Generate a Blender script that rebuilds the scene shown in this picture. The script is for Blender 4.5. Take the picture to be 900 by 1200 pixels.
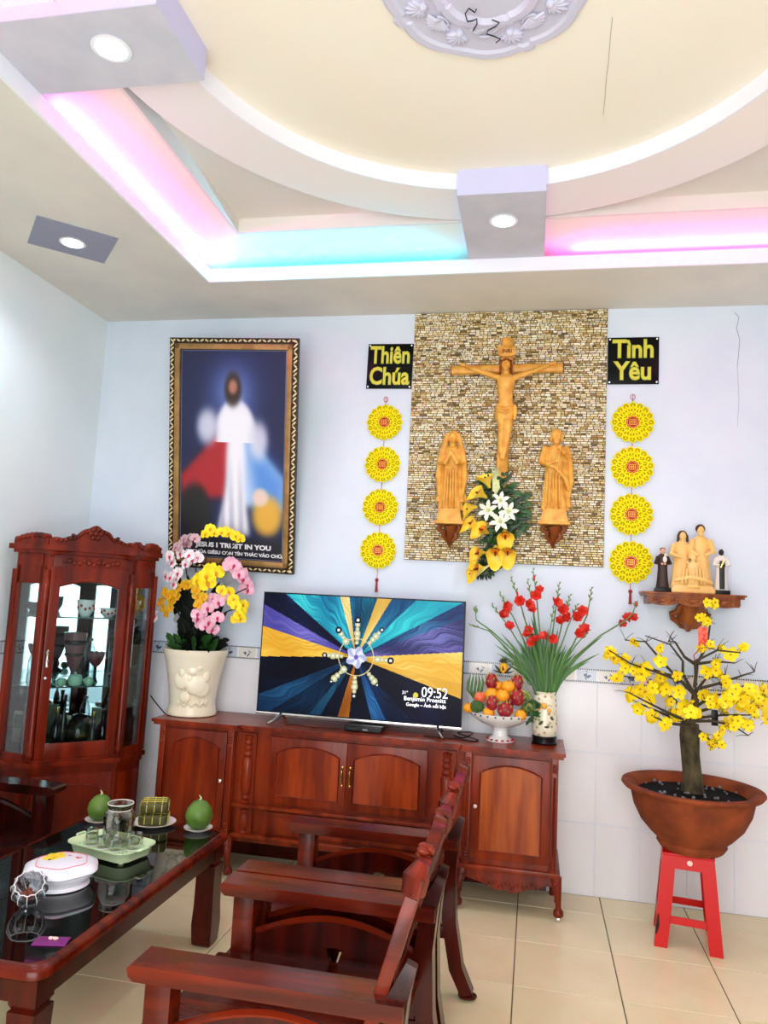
import bpy, bmesh, math, random
import numpy as np
from mathutils import Matrix, Vector
random.seed(7)
PI = math.pi
scn = bpy.context.scene
for o in list(bpy.data.objects): bpy.data.objects.remove(o)
C = scn.collection

# ------------------------------------------------------------------ camera
CF, CYAW, CPITCH, CROLL, CD, CH = 888.087, -0.200429, 0.111484, 0.049965, 4.71216, 1.64116
def cam_axes():
    f = Vector((math.sin(CYAW)*math.cos(CPITCH), math.cos(CYAW)*math.cos(CPITCH), math.sin(CPITCH)))
    r = Vector((math.cos(CYAW), -math.sin(CYAW), 0)); u = r.cross(f)
    c, s = math.cos(CROLL), math.sin(CROLL)
    return f, c*r+s*u, -s*r+c*u
FW, RT, UP = cam_axes()
cd = bpy.data.cameras.new('camera'); cam = bpy.data.objects.new('camera', cd); C.objects.link(cam)
cd.sensor_fit = 'HORIZONTAL'; cd.sensor_width = 36; cd.lens = 36*CF/900; cd.clip_start = .02; cd.clip_end = 100
m = Matrix((RT, UP, -FW)).transposed().to_4x4(); m.translation = (0, -CD, CH); cam.matrix_world = m
scn.camera = cam
def ray(x, y): return FW+RT*((x-450)/CF)-UP*((y-600)/CF)
def at(x, y, Y=0.0):          # point of the room on the vertical plane at depth Y
    d = ray(x, y); t = (Y+CD)/d.y; return Vector((0, -CD, CH))+t*d
def on(x, y, z):              # point of the room at height z
    d = ray(x, y); t = (z-CH)/d.z; return Vector((0, -CD, CH))+t*d

# ------------------------------------------------------------------ world, lights, exposure
scn.view_settings.view_transform = 'Standard'; scn.view_settings.look = 'None'
scn.view_settings.gamma = 1; scn.view_settings.use_curve_mapping = False
scn.view_settings.exposure = 0.82
w = bpy.data.worlds.new('world'); scn.world = w; w.use_nodes = True
w.node_tree.nodes['Background'].inputs[0].default_value = (.88, .94, 1, 1)
w.node_tree.nodes['Background'].inputs[1].default_value = 1.0
def area(name, loc, rot, sx, sy, power, col=(1, 1, 1)):
    l = bpy.data.lights.new(name, 'AREA'); l.shape = 'RECTANGLE'; l.size = sx; l.size_y = sy
    l.energy = power; l.color = col
    o = bpy.data.objects.new(name, l); C.objects.link(o); o.location = loc; o.rotation_euler = rot; return o
area('daylight_door', (-.2, -5.7, 1.55), (PI/2, 0, 0), 3.6, 2.7, 95, (1, .985, .96))

H = 3.4876       # soffit height
XL, XR, YF = -3.03, 2.6, -5.2
# ------------------------------------------------------------------ materials
def lin(c): return tuple((v/255/12.92 if v/255 <= .04045 else ((v/255+.055)/1.055)**2.4) for v in c)+(1,)
MATS = {}
def mat(name, c, rough=.5, metal=0, c2=None, scale=8, bump=0, bscale=60, emit=0, spec=.5, coat=0, alpha=None, trans=0, ior=1.45, stretch=(1, 1, 1), detail=3, sss=0, lo=.35, hi=.65):
    if name in MATS: return MATS[name]
    M = bpy.data.materials.new(name); M.use_nodes = True; MATS[name] = M
    nt = M.node_tree; b = nt.nodes['Principled BSDF']
    b.inputs['Base Color'].default_value = lin(c); b.inputs['Roughness'].default_value = rough
    b.inputs['Metallic'].default_value = metal; b.inputs['IOR'].default_value = ior
    b.inputs['Specular IOR Level'].default_value = spec; b.inputs['Coat Weight'].default_value = coat
    b.inputs['Coat Roughness'].default_value = .08
    b.inputs['Transmission Weight'].default_value = trans
    if emit:
        b.inputs['Emission Color'].default_value = lin(c); b.inputs['Emission Strength'].default_value = emit
    tc = nt.nodes.new('ShaderNodeTexCoord'); mp = nt.nodes.new('ShaderNodeMapping')
    nt.links.new(tc.outputs['Object'], mp.inputs[0]); mp.inputs['Scale'].default_value = stretch
    if c2 is not None:
        n = nt.nodes.new('ShaderNodeTexNoise'); n.inputs['Scale'].default_value = scale; n.inputs['Detail'].default_value = detail
        nt.links.new(mp.outputs[0], n.inputs[0])
        r = nt.nodes.new('ShaderNodeValToRGB'); r.color_ramp.elements[0].position = lo; r.color_ramp.elements[1].position = hi
        r.color_ramp.elements[0].color = lin(c); r.color_ramp.elements[1].color = lin(c2)
        nt.links.new(n.outputs[0], r.inputs[0]); nt.links.new(r.outputs[0], b.inputs['Base Color'])
    if bump:
        n2 = nt.nodes.new('ShaderNodeTexNoise'); n2.inputs['Scale'].default_value = bscale; n2.inputs['Detail'].default_value = 3
        nt.links.new(mp.outputs[0], n2.inputs[0]); bp = nt.nodes.new('ShaderNodeBump')
        bp.inputs['Strength'].default_value = bump; bp.inputs['Distance'].default_value = .004
        nt.links.new(n2.outputs[0], bp.inputs['Height']); nt.links.new(bp.outputs[0], b.inputs['Normal'])
    return M
def glassmat(name, c=(235, 245, 245), rough=.0, alpha=.25):
    # thin clear glass: mostly see-through with a glossy surface
    if name in MATS: return MATS[name]
    M = bpy.data.materials.new(name); M.use_nodes = True; MATS[name] = M
    nt = M.node_tree; nt.nodes.clear()
    out = nt.nodes.new('ShaderNodeOutputMaterial'); mix = nt.nodes.new('ShaderNodeMixShader')
    tr = nt.nodes.new('ShaderNodeBsdfTransparent'); tr.inputs[0].default_value = lin(c)
    gl = nt.nodes.new('ShaderNodeBsdfGlossy'); gl.inputs['Roughness'].default_value = .02+rough
    fr = nt.nodes.new('ShaderNodeLayerWeight'); fr.inputs[0].default_value = alpha
    nt.links.new(fr.outputs['Facing'], mix.inputs[0]); nt.links.new(tr.outputs[0], mix.inputs[1]); nt.links.new(gl.outputs[0], mix.inputs[2])
    nt.links.new(mix.outputs[0], out.inputs[0]); return M
def vcolmat(name, rough=.5, emit=0):
    if name in MATS: return MATS[name]
    M = bpy.data.materials.new(name); M.use_nodes = True; MATS[name] = M
    nt = M.node_tree; b = nt.nodes['Principled BSDF']; b.inputs['Roughness'].default_value = rough
    a = nt.nodes.new('ShaderNodeVertexColor'); a.layer_name = 'col'
    if emit:
        b.inputs['Base Color'].default_value = (.002, .002, .002, 1); b.inputs['Specular IOR Level'].default_value = .08
        nt.links.new(a.outputs[0], b.inputs['Emission Color']); b.inputs['Emission Strength'].default_value = emit
    else: nt.links.new(a.outputs[0], b.inputs['Base Color'])
    return M
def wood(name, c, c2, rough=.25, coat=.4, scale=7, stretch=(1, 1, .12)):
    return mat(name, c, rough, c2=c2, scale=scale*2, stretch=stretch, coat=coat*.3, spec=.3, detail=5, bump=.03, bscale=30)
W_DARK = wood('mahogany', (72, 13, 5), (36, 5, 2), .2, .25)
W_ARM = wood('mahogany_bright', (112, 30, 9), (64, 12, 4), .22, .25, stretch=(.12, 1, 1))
W_BUF = wood('rosewood', (142, 48, 13), (92, 22, 6), .3, .15)
W_DOOR = wood('rosewood_panel', (172, 84, 26), (130, 48, 12), .28, .2, scale=9)
W_CAB = wood('cabinet_wood', (128, 36, 11), (80, 16, 5), .28, .2)
W_CARV = wood('carved_wood', (134, 40, 13), (70, 13, 5), .3, .2)
BLACK = mat('black', (9, 9, 10), .35, spec=.3); DARKGLASS = mat('black_glass', (4, 5, 5), .03, spec=.6)
WHITE = mat('white_glaze', (240, 240, 238), .15); CHROME = mat('chrome', (220, 220, 220), .15, 1)
BRASS = mat('brass', (200, 170, 90), .25, 1); GLASS = glassmat('clear_glass')

# ------------------------------------------------------------------ mesh building
def rotm(rx=0, ry=0, rz=0): return Matrix.Rotation(rz, 4, 'Z')@Matrix.Rotation(ry, 4, 'Y')@Matrix.Rotation(rx, 4, 'X')
def TR(x, y, z, rx=0, ry=0, rz=0): return Matrix.Translation((x, y, z))@rotm(rx, ry, rz)
def aim(direction, roll=0):   # rotation taking +Z to direction
    d = Vector(direction).normalized(); q = d.to_track_quat('Z', 'Y').to_matrix().to_4x4(); return q@Matrix.Rotation(roll, 4, 'Z')
class MB:
    def __init__(s, M=None): s.v = []; s.f = []; s.M = M
    def add(s, vs, fs, M=None):
        b = len(s.v)
        for v in vs:
            v = Vector(v)
            if M is not None: v = M@v
            if s.M is not None: v = s.M@v
            s.v.append(v)
        s.f += [tuple(i+b for i in f) for f in fs]; return s
    def box(s, x0, x1, y0, y1, z0, z1, M=None, bev=0):
        if bev:
            bm = bmesh.new(); bmesh.ops.create_cube(bm, size=1)
            for v in bm.verts: v.co = Vector(((x0+x1)/2+v.co.x*(x1-x0), (y0+y1)/2+v.co.y*(y1-y0), (z0+z1)/2+v.co.z*(z1-z0)))
            bmesh.ops.bevel(bm, geom=bm.edges[:], offset=bev, segments=2, affect='EDGES', profile=.6)
            bm.verts.index_update(); s.add([v.co.copy() for v in bm.verts], [[v.index for v in f.verts] for f in bm.faces], M); bm.free(); return s
        vs = [(x, y, z) for x in (x0, x1) for y in (y0, y1) for z in (z0, z1)]
        return s.add(vs, [(0, 1, 3, 2), (4, 6, 7, 5), (0, 4, 5, 1), (2, 3, 7, 6), (0, 2, 6, 4), (1, 5, 7, 3)], M)
    def lathe(s, prof, seg=24, c=(0, 0, 0), sx=1, sy=1, M=None, wob=None, caps=True):
        vs = []; n = len(prof)
        for i in range(seg):
            a = 2*PI*i/seg
            for (r, z) in prof:
                k = wob(a, z) if wob else 1
                vs.append((c[0]+math.cos(a)*r*sx*k, c[1]+math.sin(a)*r*sy*k, c[2]+z))
        fs = [(i*n+j, ((i+1) % seg)*n+j, ((i+1) % seg)*n+j+1, i*n+j+1) for i in range(seg) for j in range(n-1)]
        if caps:
            if prof[0][0] > 1e-5: fs.append(tuple(i*n for i in reversed(range(seg))))
            if prof[-1][0] > 1e-5: fs.append(tuple(i*n+n-1 for i in range(seg)))
        return s.add(vs, fs, M)
    def tube(s, pts, r, seg=8, M=None, flat=1):
        pts = [Vector(p) for p in pts]; n = len(pts); rs = r if isinstance(r, (list, tuple)) else [r]*n
        vs = []; up = Vector((0, 0, 1)); pu = None
        for i, p in enumerate(pts):
            t = (pts[min(i+1, n-1)]-pts[max(i-1, 0)]).normalized()
            if pu is None: pu = t.orthogonal().normalized()
            pu = (pu-t*pu.dot(t)); pu = pu.normalized() if pu.length > 1e-6 else t.orthogonal().normalized()
            b = t.cross(pu)
            for k in range(seg):
                a = 2*PI*k/seg; vs.append(p+(pu*math.cos(a)+b*math.sin(a)*flat)*rs[i])
        fs = [(i*seg+k, i*seg+(k+1) % seg, (i+1)*seg+(k+1) % seg, (i+1)*seg+k) for i in range(n-1) for k in range(seg)]
        fs += [tuple(reversed(range(seg))), tuple((n-1)*seg+k for k in range(seg))]
        return s.add(vs, fs, M)
    def ell(s, c, r, seg=12, rings=8, M=None, R=None):
        if not hasattr(r, '__len__'): r = (r, r, r)
        vs = [(0, 0, -1)]+[(math.cos(2*PI*i/seg)*math.sin(PI*j/rings), math.sin(2*PI*i/seg)*math.sin(PI*j/rings), -math.cos(PI*j/rings)) for j in range(1, rings) for i in range(seg)]+[(0, 0, 1)]
        fs = [(0, 1+(i+1) % seg, 1+i) for i in range(seg)]
        for j in range(rings-2):
            for i in range(seg):
                a = 1+j*seg+i; b = 1+j*seg+(i+1) % seg; fs.append((a, b, b+seg, a+seg))
        t = len(vs)-1; fs += [(t, 1+(rings-2)*seg+i, 1+(rings-2)*seg+(i+1) % seg) for i in range(seg)]
        T = Matrix.Translation(c)@(R if R is not None else Matrix())@Matrix.Diagonal((*r, 1))
        return s.add(vs, fs, (M@T) if M is not None else T)
    def prism(s, poly, d0, d1, axes='xz', M=None):
        # polygon in the plane of axes, extruded from d0 to d1 along the third axis
        n = len(poly)
        def P(a, b, d): return {'xz': (a, d, b), 'yz': (d, a, b), 'xy': (a, b, d)}[axes]
        vs = [P(a, b, d0) for a, b in poly]+[P(a, b, d1) for a, b in poly]
        fs = [tuple(range(n)), tuple(range(2*n-1, n-1, -1))]+[(i, i+n, (i+1) % n+n, (i+1) % n) for i in range(n)]
        return s.add(vs, fs, M)
    def loft(s, rings, M=None, caps=True):
        n = len(rings[0]); vs = [v for r in rings for v in r]
        fs = [(i*n+k, i*n+(k+1) % n, (i+1)*n+(k+1) % n, (i+1)*n+k) for i in range(len(rings)-1) for k in range(n)]
        if caps: fs += [tuple(reversed(range(n))), tuple((len(rings)-1)*n+k for k in range(n))]
        return s.add(vs, fs, M)
    def mesh(s, name, m, smooth=None, off=None):
        me = bpy.data.meshes.new(name)
        vs = [tuple(v-off) for v in s.v] if off is not None else [tuple(v) for v in s.v]
        me.from_pydata(vs, [], s.f); me.validate()
        bm = bmesh.new(); bm.from_mesh(me); bmesh.ops.recalc_face_normals(bm, faces=bm.faces[:]); bm.to_mesh(me); bm.free()
        me.materials.append(m)
        if smooth is not None:
            me.polygons.foreach_set('use_smooth', [True]*len(me.polygons)); me.set_sharp_from_angle(angle=math.radians(smooth))
        return me
    def build(s, name, m, parent=None, smooth=35, world=True, loc=None, kind=None):
        off = None
        if parent is not None and world:
            off = root_off(parent)
        if parent is None and loc is not None: off = Vector(loc)
        me = s.mesh(name, m, smooth, off)
        o = bpy.data.objects.new(name, me); C.objects.link(o)
        if parent is not None: o.parent = parent
        elif loc is not None: o.location = loc
        if kind: o['kind'] = kind
        return o
def root_off(p):
    v = Vector((0, 0, 0))
    while p is not None: v += p.location; p = p.parent
    return v
def fused(mb, name, m, parent, voxel=.004, world=True, smoothit=3):
    # one continuous skin over overlapping volumes
    off = root_off(parent) if world and parent is not None else None
    me = mb.mesh('tmp', m, None, off); o = bpy.data.objects.new('tmp', me); C.objects.link(o)
    r = o.modifiers.new('r', 'REMESH'); r.mode = 'VOXEL'; r.voxel_size = voxel; r.use_smooth_shade = True
    sm = o.modifiers.new('s', 'SMOOTH'); sm.iterations = smoothit; sm.factor = .5
    dg = bpy.context.evaluated_depsgraph_get(); ev = o.evaluated_get(dg)
    me2 = bpy.data.meshes.new_from_object(ev); bpy.data.objects.remove(o)
    me2.name = name; o2 = bpy.data.objects.new(name, me2); C.objects.link(o2); o2.parent = parent
    return o2
def tag(o, label, cat, group=None, kind=None):
    o['label'] = label
    if cat: o['category'] = cat
    if group: o['group'] = group
    if kind: o['kind'] = kind
    return o
def thing(name, label, cat, loc=(0, 0, 0), rz=0, group=None):
    o = bpy.data.objects.new(name, None); C.objects.link(o); o.location = loc; o.rotation_euler = (0, 0, rz)
    o.empty_display_size = .05; return tag(o, label, cat, group)
def inst(name, me, parent, M=None, label=None):
    o = bpy.data.objects.new(name, me); C.objects.link(o); o.parent = parent
    if M is not None: o.matrix_local = M
    if label: o['label'] = label
    return o
def dup(root, loc, rz=None, label=None, group=None):
    r = root.copy(); C.objects.link(r); r.location = loc
    if rz is not None: r.rotation_euler = (0, 0, rz)
    if label: r['label'] = label
    if group: r['group'] = group
    for ch in list(root.children):
        c = ch.copy(); C.objects.link(c); c.parent = r
        for g in list(ch.children):
            d = g.copy(); C.objects.link(d); d.parent = c
    return r
def struct(o): o['kind'] = 'structure'; return o
def text_mesh(body, size, M, name, m, parent, extrude=.002, offset=0, align='LEFT', spacing=1, line=1, shear=0, sx=1):
    cu = bpy.data.curves.new('t', 'FONT'); cu.body = body; cu.size = size; cu.extrude = extrude; cu.offset = offset
    cu.align_x = align; cu.space_character = spacing; cu.space_line = line; cu.shear = shear; cu.resolution_u = 3
    o = bpy.data.objects.new('t', cu); C.objects.link(o)
    dg = bpy.context.evaluated_depsgraph_get(); me = bpy.data.meshes.new_from_object(o.evaluated_get(dg))
    bpy.data.objects.remove(o); me.transform(Matrix.Diagonal((sx, 1, 1, 1))); me.transform(M)
    off = root_off(parent) if parent is not None else Vector()
    me.transform(Matrix.Translation(-off)); me.materials.clear(); me.materials.append(m)
    t = bpy.data.objects.new(name, me); C.objects.link(t); t.parent = parent; return t
STAND = rotm(PI/2, 0, 0)      # text plane facing -Y

#@@STRUCT
# ------------------------------------------------------------------ room shell
TILE = .45427
floor = struct(MB().box(XL-.2, XR+.2, YF-.2, .2, -.08, -.003).build('floor', mat('floor_grout', (96, 84, 62), .8)))
FT = mat('floor_tile_glaze', (240, 227, 184), .18, c2=(232, 218, 172), scale=3, spec=.5)
def tiles2d(parent, u0, u1, v0, v1, ou, ov, su, sv, gap, place, m, name, thick=.003, bev=.0012):
    cache = {}
    iu = math.floor((u0-ou)/su)
    while ou+iu*su < u1-1e-4:
        a, b = max(u0, ou+iu*su), min(u1, ou+(iu+1)*su); jv = math.floor((v0-ov)/sv)
        while ov+jv*sv < v1-1e-4:
            c, d = max(v0, ov+jv*sv), min(v1, ov+(jv+1)*sv)
            key = (round(b-a, 4), round(d-c, 4))
            if key[0] > .02 and key[1] > .02:
                if key not in cache:
                    q = MB(); g = gap/2; w_, h_ = b-a, d-c
                    vs = [(g, g, -.001), (w_-g, g, -.001), (w_-g, h_-g, -.001), (g, h_-g, -.001)]
                    e = g+bev; vs += [(e, e, thick), (w_-e, e, thick), (w_-e, h_-e, thick), (e, h_-e, thick)]
                    q.add(vs, [(0, 3, 2, 1), (4, 5, 6, 7), (0, 1, 5, 4), (1, 2, 6, 5), (2, 3, 7, 6), (3, 0, 4, 7)])
                    cache[key] = q.mesh(name, m)
                o = bpy.data.objects.new(name, cache[key]); C.objects.link(o); o.parent = parent; o.matrix_local = place(a, c)
            jv += 1
        iu += 1
tiles2d(floor, XL, XR, YF, 0, -.0469, -.7117, TILE, TILE, .004, lambda a, c: TR(a, c, -.003), FT, 'tile')
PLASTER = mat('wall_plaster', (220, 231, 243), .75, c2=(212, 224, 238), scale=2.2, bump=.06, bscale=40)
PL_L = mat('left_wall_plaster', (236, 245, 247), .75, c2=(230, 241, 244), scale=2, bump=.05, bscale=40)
GROUTW = mat('wall_grout', (150, 150, 152), .8)
WT = mat('wall_tile_glaze', (232, 232, 236), .12, c2=(224, 224, 230), scale=1.6, stretch=(1, 1, 1.8))
def border_mat():
    M = bpy.data.materials.new('border_tile_print'); M.use_nodes = True; nt = M.node_tree; b = nt.nodes['Principled BSDF']; b.inputs['Roughness'].default_value = .2
    N = nt.nodes.new; L = nt.links.new
    tc = N('ShaderNodeTexCoord'); sp = N('ShaderNodeSeparateXYZ'); L(tc.outputs['Object'], sp.inputs[0])
    def mth(op, a, b_=None, cl=False):
        n = N('ShaderNodeMath'); n.operation = op; n.use_clamp = cl
        for i, q in enumerate((a, b_)):
            if q is None: continue
            if isinstance(q, (int, float)): n.inputs[i].default_value = q
            else: L(q, n.inputs[i])
        return n.outputs[0]
    def mix(f, a, c):
        n = N('ShaderNodeMix'); n.data_type = 'RGBA'; L(f, n.inputs[0])
        for i, q in ((6, a), (7, c)):
            if isinstance(q, tuple): n.inputs[i].default_value = q
            else: L(q, n.inputs[i])
        return n.outputs[2]
    x, y = sp.outputs[0], sp.outputs[1]
    v = mth('ABSOLUTE', mth('SUBTRACT', y, .04))                 # from the middle line
    line = mth('GREATER_THAN', v, .031); dots = mth('GREATER_THAN', mth('SINE', mth('MULTIPLY', x, 2*PI/.0125)), -.1)
    half = mth('LESS_THAN', x, .125)
    cx = mth('ABSOLUTE', mth('SUBTRACT', mth('MODULO', x, .125), .0625))
    no = N('ShaderNodeTexNoise'); no.inputs['Scale'].default_value = 45; L(tc.outputs['Object'], no.inputs[0])
    spot = mth('MULTIPLY', mth('LESS_THAN', mth('ADD', cx, v), .028), mth('GREATER_THAN', no.outputs[0], .5))
    fr = mth('GREATER_THAN', cx, .056)
    base = mix(half, lin((196, 204, 218)), lin((226, 222, 216)))
    base = mix(spot, base, lin((70, 82, 110))); base = mix(fr, base, lin((236, 236, 238)))
    edge = mix(dots, lin((205, 205, 205)), lin((20, 20, 24))); base = mix(line, base, edge)
    L(base, b.inputs['Base Color']); return M
BM_ = border_mat()
def dado(wall_o, u0, u1, ou, place):
    tiles2d(wall_o, u0, u1, 0, 1.2, ou, 0, .25, .4, .003, place, WT, 'tile')
    tiles2d(wall_o, u0, u1, 1.2, 1.28, ou, 1.2, .25, .08, .0, place, BM_, 'border_tile')
wb = struct(MB().box(XL-.2, XR+.2, .0, .2, 0, 3.62).build('wall_back', PLASTER))
dado(wb, XL+.002, XR, .3755, lambda a, c: TR(a, 0, c, PI/2))
wl = struct(MB().box(XL-.2, XL, YF, 0, 0, 3.62).build('wall_left', PL_L))
dado(wl, -5.2, -.004, 0, lambda a, c: TR(XL, -a-5.204, c)@rotm(PI/2, 0, PI/2)@TR(0, 0, 0) if False else Matrix.Translation((XL, a, c))@Matrix.Rotation(PI/2, 4, 'Z')@Matrix.Rotation(PI/2, 4, 'X'))
wr = struct(MB().box(XR, XR+.2, YF, 0, 0, 3.62).build('wall_right', PLASTER))
dado(wr, 0, 5.2, 0, lambda a, c: Matrix.Translation((XR, -a, c))@Matrix.Rotation(-PI/2, 4, 'Z')@Matrix.Rotation(PI/2, 4, 'X'))
# front wall with the wide street door
DX0, DX1, DZ = -2.0, 1.6, 2.9
fw = MB().box(XL-.2, DX0, YF-.2, YF, 0, 3.62).box(DX1, XR+.2, YF-.2, YF, 0, 3.62).box(DX0, DX1, YF-.2, YF, DZ, 3.62)
struct(fw.build('wall_front', PLASTER))
dr = MB()
for x in (DX0+.03, DX1-.03): dr.box(x-.03, x+.03, YF-.16, YF-.08, 0, DZ)
dr.box(DX0, DX1, YF-.16, YF-.08, DZ-.06, DZ).box(DX0, DX1, YF-.15, YF-.09, 2.2, 2.25)
dq = struct(dr.build('door_1', mat('gate_paint', (70, 74, 78), .4)))
for k in range(24):
    x = DX0+.06+(k+.5)*(DX1-DX0-.12)/24
    if -1.1 < x < .7: continue
    b_ = MB().box(x-.012, x+.012, YF-.13, YF-.11, .02, DZ-.06)
    for z in (.5, 1.1, 1.7):
        b_.tube([(x+.035*math.sin(t*.8)*(1-t/12), YF-.12, z+.03*t) for t in range(12)], .006, 5)
    b_.build('gate_bar', MATS['gate_paint'], dq)
# ---- ceiling
SOF = mat('soffit_paint', (228, 224, 214), .85, c2=(218, 215, 208), scale=2.5, bump=.15, bscale=90)
CRM = mat('ceiling_cream', (244, 237, 220), .8, c2=(246, 240, 226), scale=1.2)
CRW = mat('ceiling_white', (238, 242, 248), .7)
CRP = mat('ceiling_ring', (244, 236, 228), .8, c2=(238, 236, 234), scale=1.0)
LX0, LX1, LY0, LY1 = -1.987, 1.567, -4.2, -.6     # lip opening
CX, CY = -.21, -2.4
Z1, Z2, Z3 = 3.62, 3.70, 3.715
sf = MB()
sf.box(XL, LX0-.005, YF, 0, H, H+.012).box(LX1+.005, XR, YF, 0, H, H+.012).box(LX0-.005, LX1+.005, LY1+.005, 0, H, H+.012).box(LX0-.005, LX1+.005, YF, LY0-.005, H, H+.012)
ceil_o = struct(sf.build('ceiling', SOF, smooth=None))
lp = MB(); t_ = .015
lp.box(LX0-t_, LX0, LY0, LY1, H-.001, H+.08).box(LX1, LX1+t_, LY0, LY1, H-.001, H+.08).box(LX0-t_, LX1+t_, LY1, LY1+t_, H-.001, H+.08).box(LX0-t_, LX1+t_, LY0-t_, LY0, H-.001, H+.08)
lp.build('fascia', CRW, ceil_o, smooth=None)
def ring_plate(mb, outer, R, z, seg=96):
    # flat plate between a square outline and a round hole (faces down)
    pass
hs = 1.47; N_ = 96; RA, RB = 1.466, 1.165
# cove plate: from beyond the soffit to the square, and annulus RA..RB, and pockets
pl = MB()
pl.box(XL-.1, CX-hs, YF-.1, .1, Z1, Z1+.01).box(CX+hs, XR+.1, YF-.1, .1, Z1, Z1+.01).box(CX-hs, CX+hs, CY+hs, .1, Z1, Z1+.01).box(CX-hs, CX+hs, YF-.1, CY-hs, Z1, Z1+.01)
pl.build('cove_plate', CRM, ceil_o, smooth=None)
an = MB(); vs = []; fs = []
for i in range(N_):
    a = 2*PI*i/N_
    for r, z in ((RA, Z1), (RB, Z1), (RB, Z1+.06), (RA, Z1+.06)): vs.append((CX+r*math.cos(a), CY+r*math.sin(a), z))
for i in range(N_):
    j = (i+1) % N_
    fs.append((i*4, j*4, j*4+1, i*4+1))
    fs.append((i*4, i*4+3, j*4+3, j*4))
an.add(vs, fs); an.build('ring_plate', CRP, ceil_o, smooth=None)
pk = MB(); zt = Z2
pk.add([(CX-hs, CY-hs, zt), (CX+hs, CY-hs, zt), (CX+hs, CY+hs, zt), (CX-hs, CY+hs, zt)], [(0, 1, 2, 3)])
e_ = .012
for a, b in (((CX-hs-e_, CX-hs), (CY-hs, CY+hs)), ((CX+hs, CX+hs+e_), (CY-hs, CY+hs)), ((CX-hs, CX+hs), (CY-hs-e_, CY-hs)), ((CX-hs, CX+hs), (CY+hs, CY+hs+e_))):
    pass
i_ = .003
pk.box(CX-hs-e_, CX-hs+i_, CY-hs-e_, CY+hs+e_, Z1-.001, zt).box(CX+hs-i_, CX+hs+e_, CY-hs-e_, CY+hs+e_, Z1-.001, zt).box(CX-hs, CX+hs, CY+hs-i_, CY+hs+e_, Z1-.001, zt).box(CX-hs, CX+hs, CY-hs-e_, CY-hs+i_, Z1-.001, zt)
pk.build('corner_pocket', mat('ceiling_pocket', (230, 224, 216), .8), ceil_o, smooth=None)
dm = MB(); vs = []; fs = []
for i in range(N_):
    a = 2*PI*i/N_
    for r, z in ((RB, Z1-.002), (RB+.01, Z1-.001), (RB+.008, Z3), (RB, Z3)): vs.append((CX+r*math.cos(a), CY+r*math.sin(a), z))
for i in range(N_):
    j = (i+1) % N_
    for k in range(4): fs.append((i*4+k, j*4+k, j*4+(k+1) % 4, i*4+(k+1) % 4))
dm.add(vs, fs); dm.build('drum_band', CRW, ceil_o, smooth=40)
dc = MB(); dc.add([(CX+RB*1.006*math.cos(2*PI*i/N_), CY+RB*1.006*math.sin(2*PI*i/N_), Z2-.003+.0) for i in range(N_)], [tuple(range(N_))])
dc.build('round_ceiling', CRM, ceil_o, smooth=None)
MB().box(XL-.2, XR+.2, YF-.2, .2, 3.72, 3.8).build('slab', CRM, ceil_o, smooth=None)
# hairline joint in the round ceiling, crack in the wall
def crackline(p, q, n, amp, r=.0012, M=None):
    mb = MB(); pts = []
    for i in range(n+1):
        v = Vector(p).lerp(Vector(q), i/n); v.x += random.uniform(-amp, amp); pts.append(v)
    return mb.tube(pts, r, 4)
crackline(on(718, 20, Z2-.004), on(707, 135, Z2-.004), 5, .002, .001).build('joint_line', mat('joint_grey', (150, 142, 126), .9), ceil_o)
ck = MB()
for (a, b) in (((861, 366), (866, 372)), ((866, 372), (863, 385)), ((863, 385), (867, 398)), ((867, 398), (864, 430)), ((864, 430), (866, 470)), ((866, 470), (864, 500))):
    ck.tube([at(*a, -.0008), at(*b, -.0008)], .0014 if a[1] < 400 else .0007, 4)
ck.build('wall_crack', mat('crack_grey', (110, 108, 112), .9), wb)
# beams with downlights
def led_spot(parent, c, r, power, label=None):
    ro = MB().lathe([(r*1.15, 0), (r*1.2, -.004), (r*.95, -.006), (r*.93, 0)], 32, c).build('lamp_ring', CRW, parent)
    MB().lathe([(0, -.0035), (r*.92, -.0035), (r*.92, -.001)], 32, c).build('lamp_disc', mat('lamp_glow', (225, 235, 255), .5, emit=14), ro)
    l = bpy.data.lights.new('spot', 'SPOT'); l.energy = power; l.spot_size = 2.3; l.spot_blend = .8; l.shadow_soft_size = .05; l.color = (.88, .93, 1)
    o = bpy.data.objects.new('spot_bulb', l); C.objects.link(o); o.location = (c[0], c[1], c[2]-.02)
BOXM = mat('beam_paint', (208, 208, 220), .8, c2=(196, 198, 212), scale=5, bump=.15, bscale=90); BOXF = mat('beam_face', (204, 206, 238), .8)
def beam(label, x0, x1, y0, y1, spot):
    t = thing('ceiling_beam', label, 'ceiling beam', ((x0+x1)/2, (y0+y1)/2, 3.567), group=None)
    MB().box(x0, x1, y0, y1, 3.567, 3.705).build('casing', BOXF, t, smooth=None)
    MB().box(x0+.002, x1-.002, y0+.002, y1-.002, 3.5655, 3.5668).build('underside', BOXM, t, smooth=None)
    led_spot(t, spot, .060, 22)
beam('short boxed ceiling beam over the stone panel, grey underside with a lit round downlight', -.417, .003, -1.29, -.60, (-.206, -1.03, 3.565))
beam('boxed ceiling beam at the top left corner with a lit round downlight', -1.987, -1.29, -2.6, -2.22, (-1.555, -2.43, 3.565))
t = thing('downlight_panel', 'square grey downlight plate set in the left ceiling border, lit lamp', 'ceiling light', (-2.53, -1.19, H))
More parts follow.
